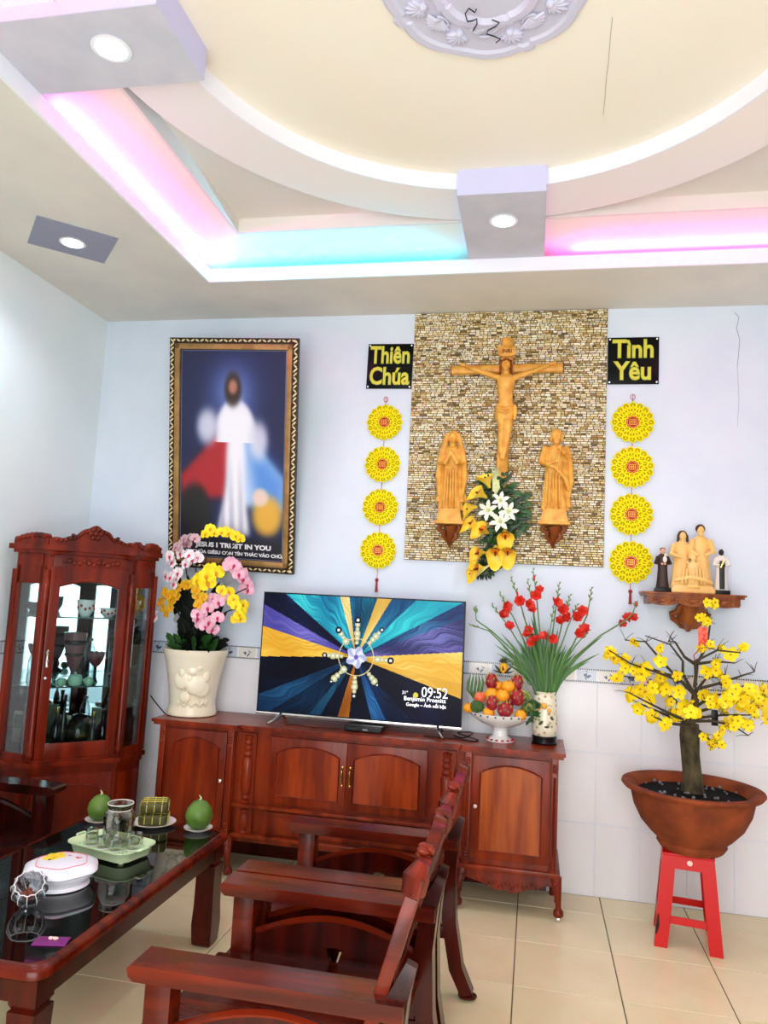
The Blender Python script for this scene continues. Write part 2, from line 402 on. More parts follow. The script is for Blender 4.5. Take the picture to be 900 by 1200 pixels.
MB().add([(-2.542, -1.469, H-.004), (-2.246, -1.191, H-.004), (-2.504, -.91, H-.004), (-2.799, -1.193, H-.004), (-2.542, -1.469, H), (-2.246, -1.191, H), (-2.504, -.91, H), (-2.799, -1.193, H)],
         [(0, 1, 2, 3), (0, 4, 5, 1), (1, 5, 6, 2), (2, 6, 7, 3), (3, 7, 4, 0)]).build('plate', mat('plate_grey', (150, 152, 172), .8), t, smooth=None)
led_spot(t, (-2.532, -1.175, H-.004), .058, 14)
# cove light tubes
def strip(label, a, b, c, e, power):
    t = thing('light_strip', label, 'light strip', Vector(a).lerp(Vector(b), .5))
    MB().tube([a, b], .010, 8).build('tube', mat('strip_'+str(c), c, .5, emit=e), t)
    d = Vector(b)-Vector(a); mid = (Vector(a)+Vector(b))/2
    # the tube shines up and out over the lip
    cen = Vector((-.21, -2.4, 0)); nn = Vector((-d.y, d.x, 0)).normalized()
    if nn.dot(cen-mid) < 0: nn = -nn
    aimd = (nn*.75+Vector((0, 0, .66))).normalized()
    l = bpy.data.lights.new('strip_light', 'AREA'); l.shape = 'RECTANGLE'; l.size = d.length; l.size_y = .03; l.energy = power; l.color = lin(c)[:3]
    o = bpy.data.objects.new('strip_light', l); C.objects.link(o); o.location = mid+nn*.0+Vector((0, 0, .018))
    zx = d.normalized(); zz = -aimd; yx = zz.cross(zx)
    mm = Matrix((zx, yx, zz)).transposed().to_4x4(); mm.translation = o.location; o.matrix_world = mm
ZS = H+.055
PINK = (255, 60, 205); CYAN = (0, 205, 255)
strip('cyan light tube hidden in the ceiling cove left of the boxed beam', (-1.85, -.56, ZS), (-.68, -.56, ZS), CYAN, 3, 24)
strip('pink light tube hidden in the ceiling cove right of the boxed beam', (.16, -.56, ZS), (1.5, -.56, ZS), PINK, 3, 10)
strip('pink light tube hidden in the ceiling cove along the left side', (-2.03, -2.12, ZS), (-2.03, -.72, ZS), PINK, 3, 10)
strip('pink light tube in the left ceiling cove behind the corner beam', (-2.03, -4.0, ZS), (-2.03, -2.7, ZS), PINK, 3, 7)
strip('pink light tube in the ceiling cove along the right side', (1.61, -4.0, ZS), (1.61, -.8, ZS), PINK, 3, 9)
# ceiling rose
def ceiling_rose():
    t = thing('ceiling_rose', 'pale lilac plaster ceiling rose with carved leaves on cream ceiling', 'ceiling rose', (CX, CY, Z2-.003))
    pm = mat('rose_plaster', (206, 206, 226), .6); zz = Z2-.003
    def outline(a):
        k = 8; f = (a*k/(2*PI)) % 1; r = .335+.028*abs(math.sin(PI*f))**.5
        if f < .06 or f > .94: r = .365
        if int(a*k/(2*PI)+.5) % 2 and (f < .16 or f > .84): r = .352
        return r
    S = 160; rings = []
    prof = [(1.0, 0), (1.0, -.010), (.97, -.018), (.9, -.018), (.87, -.010), (.55, -.012), (.52, -.030), (.44, -.034), (.40, -.02), (.05, -.022)]
    for f, z in prof:
        rings.append([(CX+outline(2*PI*i/S+.4)*f*math.cos(2*PI*i/S), CY+outline(2*PI*i/S+.4)*f*math.sin(2*PI*i/S), zz+z) for i in range(S)])
    MB().loft(rings).build('rose_plate', pm, t, 30)
    def leaf(s_):
        q = MB()
        for k in range(7):
            a = (k-3)*.36; L = s_*(1-.1*abs(k-3)); q.ell((math.sin(a)*L*.45, math.cos(a)*L*.45, -.006), (s_*.11, L*.5, .012), 8, 6, R=Matrix.Rotation(-a, 4, 'Z'))
        q.ell((0, 0, -.006), (s_*.22, s_*.22, .016), 10, 6); return q.mesh('carved_leaf', pm, 60)
    def shell(s_):
        q = MB()
        for k in range(9):
            a = (k-4)*.3; q.tube([(0, 0, -.004), (math.sin(a)*s_*.5, math.cos(a)*s_*.5, -.016), (math.sin(a)*s_, math.cos(a)*s_, -.005)], [.004, .009, .006], 6)
        q.tube([(math.sin(a)*s_*.5+.0, math.cos(a)*s_*.3, -.012) for a in [i*.5 for i in range(10)]], .005, 6); return q.mesh('carved_shell', pm, 60)
    ml, ms = leaf(.075), shell(.055)
    for k in range(16):
        a = 2*PI*k/16+.1; r = .235 if k % 2 else .215
        inst('carved_leaf' if k % 2 else 'carved_shell', ml if k % 2 else ms, t, Matrix.Translation((r*math.cos(a), r*math.sin(a), -.010))@Matrix.Rotation(a-PI/2+(PI if k % 4 == 0 else 0), 4, 'Z'))
    MB().tube([(CX-.06+.02*math.sin(i), CY+.16-.012*i+.02*math.cos(i*1.7), zz-.035-.003*(i % 3)) for i in range(9)], .0025, 5).tube([(CX+.01+.025*math.sin(i*1.3), CY+.13+.016*i, zz-.04) for i in range(8)], .0022, 5).build('loose_wire', BLACK, t)
ceiling_rose()
# ------------------------------------------------------------------ corner display cabinet
def corner_cabinet():
    A, B, Cc, D, K = Vector((-2.955, -.795, 0)), Vector((-2.735, -.823, 0)), Vector((-2.400, -.475, 0)), Vector((-2.372, -.25, 0)), Vector((-2.955, -.25, 0))
    t = thing('display_cabinet', 'dark red wooden corner display cabinet with glass doors and carved crown', 'cabinet', (-2.68, -.52, 0))
    def poly(off, pts=(A, B, Cc, D, K)):
        out = []
        for p in pts:
            x = p.x+(off if p.x > -2.9 else -off*.8)*(1 if p.x > -2.6 or p.x < -2.9 else .35); y = p.y-(off if p.y < -.3 else 0)*(1 if p.y < -.6 else .5)
            out.append((x, y))
        return out
    def slab(z0, z1, off, name, m=W_CAB):
        return MB().prism(poly(off), z0, z1, 'xy').build(name, m, t)
    slab(.06, .57, 0, 'lower_body'); slab(0, .06, .015, 'plinth'); slab(.57, .60, .012, 'molding'); slab(.60, .627, .032, 'waist_molding')
    slab(.627, .64, .012, 'molding'); slab(1.70, 1.795, 0, 'frieze'); slab(1.795, 1.815, .02, 'molding'); slab(1.815, 1.845, .042, 'cornice'); 
    def frame(P, Q):
        u = (Q-P); L = u.length; u.normalize(); n = Vector((u.y, -u.x, 0))
        M = Matrix((( u.x, n.x, 0, P.x), (u.y, n.y, 0, P.y), (0, 0, 1, 0), (0, 0, 0, 1))); return M, L
    mirror = mat('mirror', (225, 232, 235), .03, 1)
    # mirrored back
    MB().box(-2.95, -2.94, -.76, -.27, .64, 1.70).box(-2.94, -2.42, -.27, -.26, .64, 1.70).build('mirror_back', mirror, t, smooth=None)
    # posts with turned details
    for i, p in enumerate((A, B, Cc, D)):
        q = MB().box(p.x-.016, p.x+.016, p.y-.016, p.y+.016, .63, 1.70, bev=.004)
        if i in (1, 2):
            q.lathe([(.0, .66), (.016, .66), (.021, .675), (.014, .70), (.019, .72), (.013, .75), (.013, 1.52), (.02, 1.55), (.013, 1.58), (.022, 1.61), (.016, 1.64), (0, 1.66)], 14, (p.x+.012, p.y-.016, 0))
        q.build('post', W_CAB, t)
    for i, (P, Q) in enumerate(((A, B), (B, Cc), (Cc, D))):
        M, L = frame(P, Q); big = i == 1
        s_ = .055 if big else .03; x0, x1 = .02, L-.02; zb, ztp = .64, 1.72
        if big:
            d = MB(M).box(x0, x0+s_, -.012, .012, zb, ztp, bev=.004).box(x1-s_, x1, -.012, .012, zb, ztp, bev=.004).box(x0+s_, x1-s_, -.012, .012, zb, zb+.085, bev=.004)
            a0, a1 = x0+s_, x1-s_; n = 14
            arch = [(a0, ztp)]+[(a0+(a1-a0)*k/n, ztp-.115+.035*math.sin(PI*k/n)) for k in range(n+1)]+[(a1, ztp)]
            d.prism(arch, -.012, .012, 'xz'); dr_ = d.build('door', W_CAB, t)
            MB(M).box(a0, a1, -.002, .002, zb+.08, ztp-.075).build('pane', GLASS, dr_)
            MB(M).lathe([(0, 0), (.009, 0), (.011, .004), (.006, .02), (.009, .04), (.005, .06), (.009, .075), (.011, .09), (.005, .1), (0, .1)], 10, (x0+.02, .022, 1.15)).ell((x0+.02, .022, 1.09), (.011, .008, .011), 10, 6).build('handle', CHROME, dr_)
            ar = MB(M)    # raised bead round the arch
            ar.tube([(a0+(a1-a0)*k/n, .014, ztp-.105+.035*math.sin(PI*k/n)) for k in range(n+1)], .006, 6).build('bead', W_CARV, dr_)
        else:
            d = MB(M).box(x0-.01, x0+s_-.01, -.01, .01, zb, ztp).box(x1-s_+.01, x1+.01, -.01, .01, zb, ztp).box(x0, x1, -.01, .01, zb, zb+.03).box(x0, x1, -.01, .01, ztp-.1, ztp)
            dr_ = d.build('side_frame', W_CAB, t); MB(M).box(x0, x1, -.002, .002, zb+.03, ztp-.1).build('pane', GLASS, dr_)
        # frieze carving and lower panels
        fz = MB(M).box(.03, L-.03, .0, .008, 1.715, 1.79, bev=.003).build('frieze_panel', W_CAB, t)
        if big:
            cv = MB(M)
            for k in range(12): cv.ell((.09+.027*k, .011, 1.752+.008*math.sin(k*1.9)), (.016, .007, .011+.006*(k % 2)), 8, 5, R=rotm(0, k*.9, 0))
            cv.build('carving', W_CARV, fz)
            n = 16
            pnl = [(.05, .14), (L-.05, .14)]+[(L-.05-(L-.1)*k/n, .44+.055*math.sin(PI*k/n)) for k in range(n+1)]
            dd = MB(M).box(.025, L-.025, 0, .012, .09, .545, bev=.003).build('lower_door', W_CAB, t)
            MB(M).prism(pnl, .012, .02, 'xz').build('raised_panel', W_CAB, dd)
            MB(M).tube([(x, .022, z) for x, z in pnl]+[(pnl[0][0], .022, pnl[0][1])], .0045, 6).build('bead', W_CARV, dd)
            MB(M).lathe([(.010, 0), (.006, .01), (.012, .02), (0, .026)], 10, M=TR(.045, .012, .33, -PI/2)).build('knob', CHROME, dd)
        else:
            MB(M).box(.03, L-.03, 0, .012, .1, .53, bev=.004).build('lower_panel', W_CAB, t)
    M, L = frame(B, Cc)
    # carved crown
    def crest(P, Q, base, hgt, name, amp=.02):
        M_, L_ = frame(P, Q); n = 40; top = [(-.01+(L_+.02)*(1-k/n), base+hgt(k/n)+amp*abs(math.sin(k/n*PI*7))*.5) for k in range(n+1)]
        c = MB(M_).prism([(-.01, base-.0), (L_+.01, base-.0)]+top, .0, .028, 'xz').build(name, W_CAB, t)
        q = MB(M_)
        for k in range(3, n-2, 2):
            x, z = top[k]; q.ell((x, .032, max(base+.012, z-.014)), (.012, .008, .013), 8, 5)
        q.build('carving', W_CARV, c); return M_, L_
    crest(B, Cc, 1.845, lambda s: .035+.085*math.exp(-((s-.5)/.2)**2), 'crown')
    MB(M).tube([(CX_, .012, 1.79+.045*math.sin(PI*min(1, max(0, CX_/L)))) for CX_ in [L*k/16 for k in range(17)]], .014, 8).build('arched_molding', W_CAB, t)
    crest(A, B, 1.845, lambda s: .05-.025*s+.02*math.sin(s*PI), 'side_crest'); crest(Cc, D, 1.845, lambda s: .02+.03*abs(math.sin(s*PI*1.4)), 'side_crest')
    q = MB(M)
    for r_, a in ((.0, 0), (.028, 0), (.028, 1.05), (.028, 2.1), (.028, 3.14), (.028, 4.19), (.028, 5.24)): q.ell((L/2+r_*math.cos(a), .036, 1.925+r_*math.sin(a)), (.016, .01, .016), 8, 6)
    for sgn in (-1, 1): q.tube([(L/2+sgn*(.05+.011*k), .036, 1.93-.004*k+.012*math.sin(k)) for k in range(9)], [.009, .012, .01, .012, .009, .011, .008, .009, .006], 6)
    q.build('crown_rosette', W_CARV, t)
    # glass shelves
    for z in (1.43, 1.03):
        MB().prism(poly(-.02, (A+Vector((.01, .01, 0)), B+Vector((.01, .04, 0)), Cc-Vector((.04, 0, 0)), D-Vector((.03, .01, 0)), K+Vector((.01, -.02, 0)))), z-.004, z+.004, 'xy').build('glass_shelf', mat('shelf_glass', (120, 160, 150), .1, trans=.7, spec=.6), t, smooth=None)
    return t, M, L
CAB, CM, CL = corner_cabinet()
def onface(px, py, z=None, depth=-.12):
    # point behind the cabinet door, seen through this spot of the glass
    n = Vector((CM[0][1], CM[1][1], 0)); P = Vector((CM[0][3], CM[1][3], 0))+n*depth
    d = ray(px, py); o = Vector((0, -CD, CH)); t = n.dot(P-o)/n.dot(d); return o+d*t
S1, S2, S0 = 1.4345, 1.0345, .6405
def bowl(px, z, dep, label, r=.05, h=.07, c=(240, 240, 238), dots=True):
    p = onface(px, 750, depth=dep); t = thing('porcelain_bowl', label, 'bowl', (p.x, p.y, z), group=None)
    MB().lathe([(r*.5, 0), (r*.55, .005), (r*.9, h*.4), (r, h), (r*.94, h), (r*.8, h*.4), (0, .012)], 24, (p.x, p.y, z)).build('bowl', WHITE, t)
    if dots:
        q = MB()
        for k in range(6):
            a = -PI/4+(k-2.5)*.5; q.ell((p.x+math.cos(a)*r*.93, p.y+math.sin(a)*r*.93, z+h*.55+.012*math.sin(k*2)), (.008, .008, .009), 8, 5)
        q.build('flower_print', mat('print_red', (190, 30, 30), .4), t)
    return t
bowl(97, S1, -.13, 'white porcelain bowl with red flowers on the top cabinet shelf', .052, .10)
bowl(124, S1, -.13, 'smaller white bowl at the right end of the top cabinet shelf', .048, .055)
# rosy goblet vase on the middle shelf
p = onface(85, 790, depth=-.2)
t = thing('goblet_vase', 'large dusky pink fluted goblet on the middle glass shelf', 'vase', (p.x, p.y, S2))
MB().lathe([(.045, 0), (.05, .008), (.015, .03), (.012, .07), (.03, .10), (.05, .16), (.062, .24), (.068, .30), (.060, .30), (.045, .17), (0, .11)], 24, (p.x, p.y, S2)).build('cup', mat('dusky_pink', (120, 78, 84), .2), t)
MB().lathe([(.064, .23), (.070, .235), (.070, .25), (.064, .255)], 24, (p.x, p.y, S2), caps=False).lathe([(.052, .16), (.057, .165), (.057, .175), (.052, .18)], 24, (p.x, p.y, S2), caps=False).build('dark_band', BLACK, t)
p = onface(111, 790, depth=-.22)
t = thing('lotus_ornament', 'dark pink lotus ornament behind the green cups in cabinet', 'ornament', (p.x, p.y, S2))
MB().lathe([(.02, 0), (.008, .03), (.01, .10), (0, .11)], 12, (p.x, p.y, S2)).build('stem', BLACK, t)
q = MB()
for k in range(9):
    a = k*.7; q.ell((p.x+.03*math.cos(a), p.y+.03*math.sin(a), S2+.14), (.012, .025, .05), 8, 6, R=Matrix.Rotation(a, 4, 'Z')@rotm(0, .4, 0))
q.build('petals', mat('lotus_dark', (110, 60, 66), .4), t)
CEL = mat('celadon', (150, 196, 168), .12)
for i, (px, dep, lab, s_) in enumerate(((72, -.06, 'pale green teacup at the left of the row on the middle shelf', .8), (88, -.05, 'pale green teapot, largest piece of the green tea set', 1.15), (104, -.06, 'pale green teacup at the right of the row on the middle shelf', .8))):
    p = onface(px, 795, depth=dep); t = thing('teapot' if i == 1 else 'teacup', lab, 'teapot' if i == 1 else 'cup', (p.x, p.y, S2))
    MB().lathe([(.018*s_, 0), (.03*s_, .008), (.036*s_, .03*s_), (.03*s_, .052*s_), (.022*s_, .058*s_), (0, .06*s_)], 20, (p.x, p.y, S2)).build('body', CEL, t)
    if i == 1: MB().tube([(p.x+.034, p.y+.034*.9, S2+.03), (p.x+.05, p.y+.045, S2+.045), (p.x+.058, p.y+.052, S2+.06)], [.009, .006, .005], 8).build('spout', CEL, t); MB().ell((p.x, p.y, S2+.075), .008, 8, 6).build('lid_knob', CEL, t)
    else: MB().tube([(p.x-.024-.016*math.sin(a), p.y-.024, S2+.024+.014*math.cos(a)) for a in [k*.4 for k in range(9)]], .003, 6).build('handle', CEL, t)
# bottom shelf: round dark jar with gold print and black bottles
p = onface(93, 850, depth=-.13)
t = thing('round_jar', 'round black lacquer jar with gold writing at cabinet bottom', 'jar', (p.x, p.y, S0))
MB().lathe([(.045, 0), (.072, .03), (.082, .09), (.076, .15), (.055, .19), (.038, .2), (.040, .215), (0, .225)], 28, (p.x, p.y, S0)).build('body', mat('lacquer', (20, 14, 12), .12), t)
q = MB()
for k in range(11):
    a = -PI/4-.35+.07*k; q.ell((p.x+.082*math.cos(a), p.y+.082*math.sin(a), S0+.11+.008*math.sin(k*2.3)), (.005, .005, .007), 6, 4)
q.build('gold_print', BRASS, t)
for px, dep, hh, rr, lab in ((74, -.06, .34, .020, 'tall black bottle left of the round jar'), (109, -.04, .24, .024, 'black bottle with label right of the round jar'), (121, -.13, .24, .036, 'wide black bottle at the right end of cabinet bottom'), (66, -.14, .26, .03, 'dark squat bottle in the left corner of cabinet bottom')):
    p = onface(px, 850, depth=dep); t = thing('bottle', lab, 'bottle', (p.x, p.y, S0))
    MB().lathe([(rr*.95, 0), (rr, .01), (rr, hh*.55), (rr*.8, hh*.65), (rr*.35, hh*.74), (rr*.33, hh*.93), (rr*.4, hh*.94), (rr*.4, hh), (0, hh)], 20, (p.x, p.y, S0)).build('body', mat('bottle_black', (16, 14, 14), .1), t)
    MB().lathe([(rr*.42, hh*.9), (rr*.44, hh*.91), (rr*.44, hh*1.01), (0, hh*1.012)], 16, (p.x, p.y, S0)).build('cap', BRASS if px in (109, 66) else BLACK, t)
for i, (x, y, z, lab) in enumerate(((-2.85, -.70, S2, 'clear plastic water bottle on the middle shelf behind left pane'), (-2.85, -.70, S0, 'clear plastic water bottle at the bottom behind left pane'))):
    t = thing('water_bottle', lab, 'bottle', (x, y, z)); pm = glassmat('clear_plastic', (225, 235, 240), .08, .45)
    MB().lathe([(.028, 0), (.034, .01), (.034, .06), (.031, .07), (.034, .08), (.034, .13), (.03, .15), (.014, .19), (.014, .2)], 18, (x, y, z)).build('body', pm, t)
    MB().lathe([(.016, .2), (.016, .22), (0, .221)], 14, (x, y, z)).build('cap', WHITE, t)
# small card with a photo on the bottom shelf
p = onface(80, 812, depth=-.30)
t = thing('framed_card', 'small pale framed card standing behind the black bottles', 'card', (p.x, p.y, S0+.30))
MB().box(p.x-.035, p.x+.035, p.y-.006, p.y+.006, S0+.0, S0+.19, bev=.002).build('card', mat('card_cream', (226, 222, 180), .5), t)
MB().box(p.x-.026, p.x+.026, p.y-.008, p.y-.005, S0+.09, S0+.17).build('picture', mat('card_print', (110, 130, 100), .5), t)

# ------------------------------------------------------------------ long sideboard
def sideboard():
    YB, YFt = -.012, -.43; ZT = .86
    t = thing('sideboard', 'long reddish wooden sideboard with arched doors under the television', 'sideboard', (-1.01, -.22, 0))
    # top with stepped front
    po = [(-2.205, YB), (-2.205, YFt-.03), (-1.665, YFt-.03), (-1.655, YFt-.005), (-.375, YFt-.005), (-.365, YFt-.03), (.185, YFt-.03), (.185, YB)]
    po2 = [(x*1.0+(.010 if x < -1 else -.010), y+(.012 if y < -.1 else 0)) for x, y in po]
    MB().prism(po, ZT-.018, ZT, 'xy').build('top', W_BUF, t)
    MB().prism(po2, ZT-.034, ZT-.018, 'xy').build('top_molding', W_BUF, t)
    MB().box(-2.165, -1.69, YFt+.01, YB, .24, .826).box(-1.69, -.35, YFt+.045, YB, .2, .826).box(-.35, .150, YFt+.01, YB, .24, .826).build('body', W_BUF, t)
    def arch_door(x0, x1, z0, z1, y, m, knob=None, handle=None, rise=.045, name='door', frame=.043):
        d = MB().box(x0, x1, y-.016, y, z0, z1, bev=.003).build(name, W_BUF, t)
        n = 16; a0, a1 = x0+frame, x1-frame; zs = z1-frame-rise
        pn = [(a0, z0+frame), (a1, z0+frame)]+[(a1-(a1-a0)*k/n, zs+rise*math.sin(PI*k/n)**.8) for k in range(n+1)]
        MB().prism(pn, y-.021, y-.015, 'xz').build('raised_panel', m, d)
        MB().tube([(x, y-.018, z) for x, z in pn]+[(pn[0][0], y-.018, pn[0][1])], .0055, 6).build('bead', W_CARV, d)
        if knob: MB().lathe([(.008, 0), (.005, .008), (.011, .018), (0, .024)], 12, M=TR(knob[0], y-.016, knob[1], PI/2)).build('knob', CHROME, d)
        if handle:
            hx, hz = handle
            MB().tube([(hx, y-.016, hz-.045), (hx, y-.032, hz-.035), (hx, y-.036, hz), (hx, y-.032, hz+.035), (hx, y-.016, hz+.045)], [.004, .005, .007, .005, .004], 8).ell((hx, y-.018, hz+.05), (.007, .005, .010), 8, 6).ell((hx, y-.018, hz-.05), (.007, .005, .010), 8, 6).build('handle', BRASS, d)
    arch_door(-2.105, -1.735, .275, .81, YFt+.012, W_BUF, knob=(-1.755, .54)); 
    arch_door(-.305, .105, .275, .81, YFt+.012, W_DOOR, knob=(-.285, .545))
    WM = wood('rosewood_mid', (158, 60, 18), (112, 34, 9), .28, .2, scale=9)
    arch_door(-1.475, -1.02, .435, .805, YFt+.045, WM, handle=(-1.042, .62)); arch_door(-1.018, -.56, .435, .805, YFt+.045, WM, handle=(-.996, .62))
    for x0, x1 in ((-1.475, -1.02), (-1.018, -.56)):
        d = MB().box(x0, x1, YFt+.03, YFt+.045, .262, .385, bev=.003).build('drawer', W_BUF, t)
        MB().box(x0+.03, x1-.03, YFt+.026, YFt+.031, .285, .36, bev=.002).build('raised_panel', W_BUF, d)
        MB().lathe([(.008, 0), (.011, .018), (0, .024)], 12, M=TR((x0+x1)/2, YFt+.028, .32, PI/2)).build('knob', CHROME, d)
    MB().box(-1.69, -.35, YB-.03, YB-.012, .012, .2).box(-2.12, -1.69, YB-.03, YB-.012, .012, .24).box(-.35, .11, YB-.03, YB-.012, .012, .24).build('shade_back_board', W_DARK, t)  # dark boards added to deepen the shade under the sideboard
    for z in (.40, .235): MB().box(-1.68, -.36, YFt-.002, YFt+.05, z, z+.018, bev=.005).build('rail', W_BUF, t)
    # corner strips with carved tops and bottoms
    for x in (-2.14, -1.71, -.33, .13):
        MB().box(x-.018, x+.018, YFt-.008, YFt+.02, .24, .826, bev=.004).build('stile', W_BUF, t)
        q = MB()
        for z in (.27, .285, .30, .76, .775, .79): q.ell((x, YFt-.010, z), (.013, .007, .009), 8, 5)
        q.tube([(x, YFt-.010, .33), (x, YFt-.012, .5), (x, YFt-.010, .73)], .007, 6).build('carving', W_CARV, t)
    # turned pilasters
    for x in (-1.61, -.45):
        pr = [(0, .42), (.03, .42), (.033, .432), (.022, .44), (.03, .452), (.022, .465), (.030, .48), (.034, .5), (.034, .66), (.028, .675), (.022, .68), (.032, .695), (.022, .71), (.028, .73), (.02, .745), (.03, .76), (.022, .775), (.03, .80), (0, .81)]
        MB().lathe(pr, 20, (x, YFt+.035, 0), wob=lambda a, z: 1+(.05*math.sin(a*6+z*120) if .5 < z < .66 else 0)).build('pilaster', W_BUF, t)
        MB().lathe([(0, .25), (.028, .255), (.02, .27), (.028, .29), (.030, .34), (.02, .36), (.028, .385), (0, .39)], 20, (x, YFt+.035, 0)).build('pilaster_foot', W_BUF, t)
        MB().box(x-.048, x+.048, YFt+.025, YFt+.05, .25, .815).build('pilaster_back', W_BUF, t)
    # lower mouldings, aprons
    for x0, x1 in ((-2.175, -1.675), (-.37, .17)):
        MB().box(x0, x1, YFt-.012, YB, .215, .243, bev=.007).build('base_molding', W_BUF, t)
        n = 24; pts = [(x0+.02, .216), (x1-.02, .216)]+[(x1-.02-(x1-x0-.04)*k/n, .175-.055*math.sin(PI*k/n)**2*(1+.12*math.cos(k*1.2))) for k in range(n+1)]
        ap = MB().prism(pts, YFt-.002, YFt+.02, 'xz').build('apron', W_CARV, t)
        q = MB(); xm = (x0+x1)/2
        for k in range(15): q.ell((xm+(k-7)*.022, YFt-.004, .165+.01*math.sin(k*2.1)-.012*math.cos((k-7)*.25)), (.013, .006, .008), 8, 5, R=rotm(0, k, 0))
        q.build('carving', W_CARV, ap)
        MB().box(x0+.02, x1-.02, YB-.03, YB, .12, .216).build('apron_back', W_CARV, t)
    def cab_leg(x, y, sx):
        q = MB(); pts = []; rr = []
        for k in range(11):
            s_ = k/10; z = .216-.185*s_; pts.append((x+sx*(.010*math.sin(s_*PI*1.1)-.0+.012*s_*s_*2), y-(.02*math.sin(s_*PI*1.05)+.012*s_*s_), z)); rr.append(.036-.021*math.sin(min(1, s_*1.25)*PI/2)+(.012 if k >= 9 else 0))
        q.tube(pts, rr, 10); q.ell((x+sx*.02, y-.02, .045), (.022, .024, .02), 10, 6)
        lg = q.build('leg', W_CARV, t)
        c = MB()
        for k in range(5): c.ell((x+sx*.004+.006*(k % 2), y-.034+.005*k, .19-.022*k), (.016-.002*k, .008, .010), 8, 5)
        c.build('carving', W_CARV, lg)
        MB().lathe([(.016, 0), (.016, .010), (0, .010)], 14, M=TR(x+sx*.02-.005, y-.018, .016, 0, PI/2)).build('caster', CHROME, lg)
    for x, sx in ((-2.15, -1), (-1.70, 1), (-.345, -1), (.145, 1)):
        cab_leg(x, YFt+.022, sx); 
    for x in (-2.15, .145): MB().tube([(x, YB-.03, .216), (x, YB-.03, .1), (x, YB-.03, .0)], [.03, .018, .02], 10).build('back_leg', W_CARV, t)
    return t
sideboard()

# ------------------------------------------------------------------ television
def grid_print(name, x0, x1, z0, z1, y, nx, nz, fn, m, parent, M=None):
    us = (np.arange(nx)+.5)/nx; vs_ = (np.arange(nz)+.5)/nz
    U, V = np.meshgrid(us, vs_); col = fn(U, V)               # (nz, nx, 3) display colours 0-1
    l = np.where(col <= .04045, col/12.92, ((col+.055)/1.055)**2.4)
    X = np.linspace(x0, x1, nx+1); Z = np.linspace(z0, z1, nz+1)
    XX, ZZ = np.meshgrid(X, Z); co = np.stack([XX, np.full_like(XX, y), ZZ], -1).reshape(-1, 3)
    i = np.arange(nz)[:, None]*(nx+1)+np.arange(nx)[None, :]; F = np.stack([i, i+1, i+nx+2, i+nx+1], -1).reshape(-1, 4)
    me = bpy.data.meshes.new(name); me.from_pydata(co.tolist(), [], F.tolist())
    at_ = me.color_attributes.new('col', 'FLOAT_COLOR', 'CORNER')
    c4 = np.concatenate([l.reshape(-1, 3), np.ones((nx*nz, 1))], 1).repeat(4, 0).astype(np.float32)
    at_.data.foreach_set('color', c4.ravel()); me.materials.append(m)
    if M is not None: me.transform(M)
    if parent is not None: me.transform(Matrix.Translation(-root_off(parent)))
    o = bpy.data.objects.new(name, me); C.objects.link(o); o.parent = parent; return o
def lerp(a, b, t): return a[None, None, :]*(1-t[..., None])+b[None, None, :]*t[..., None]
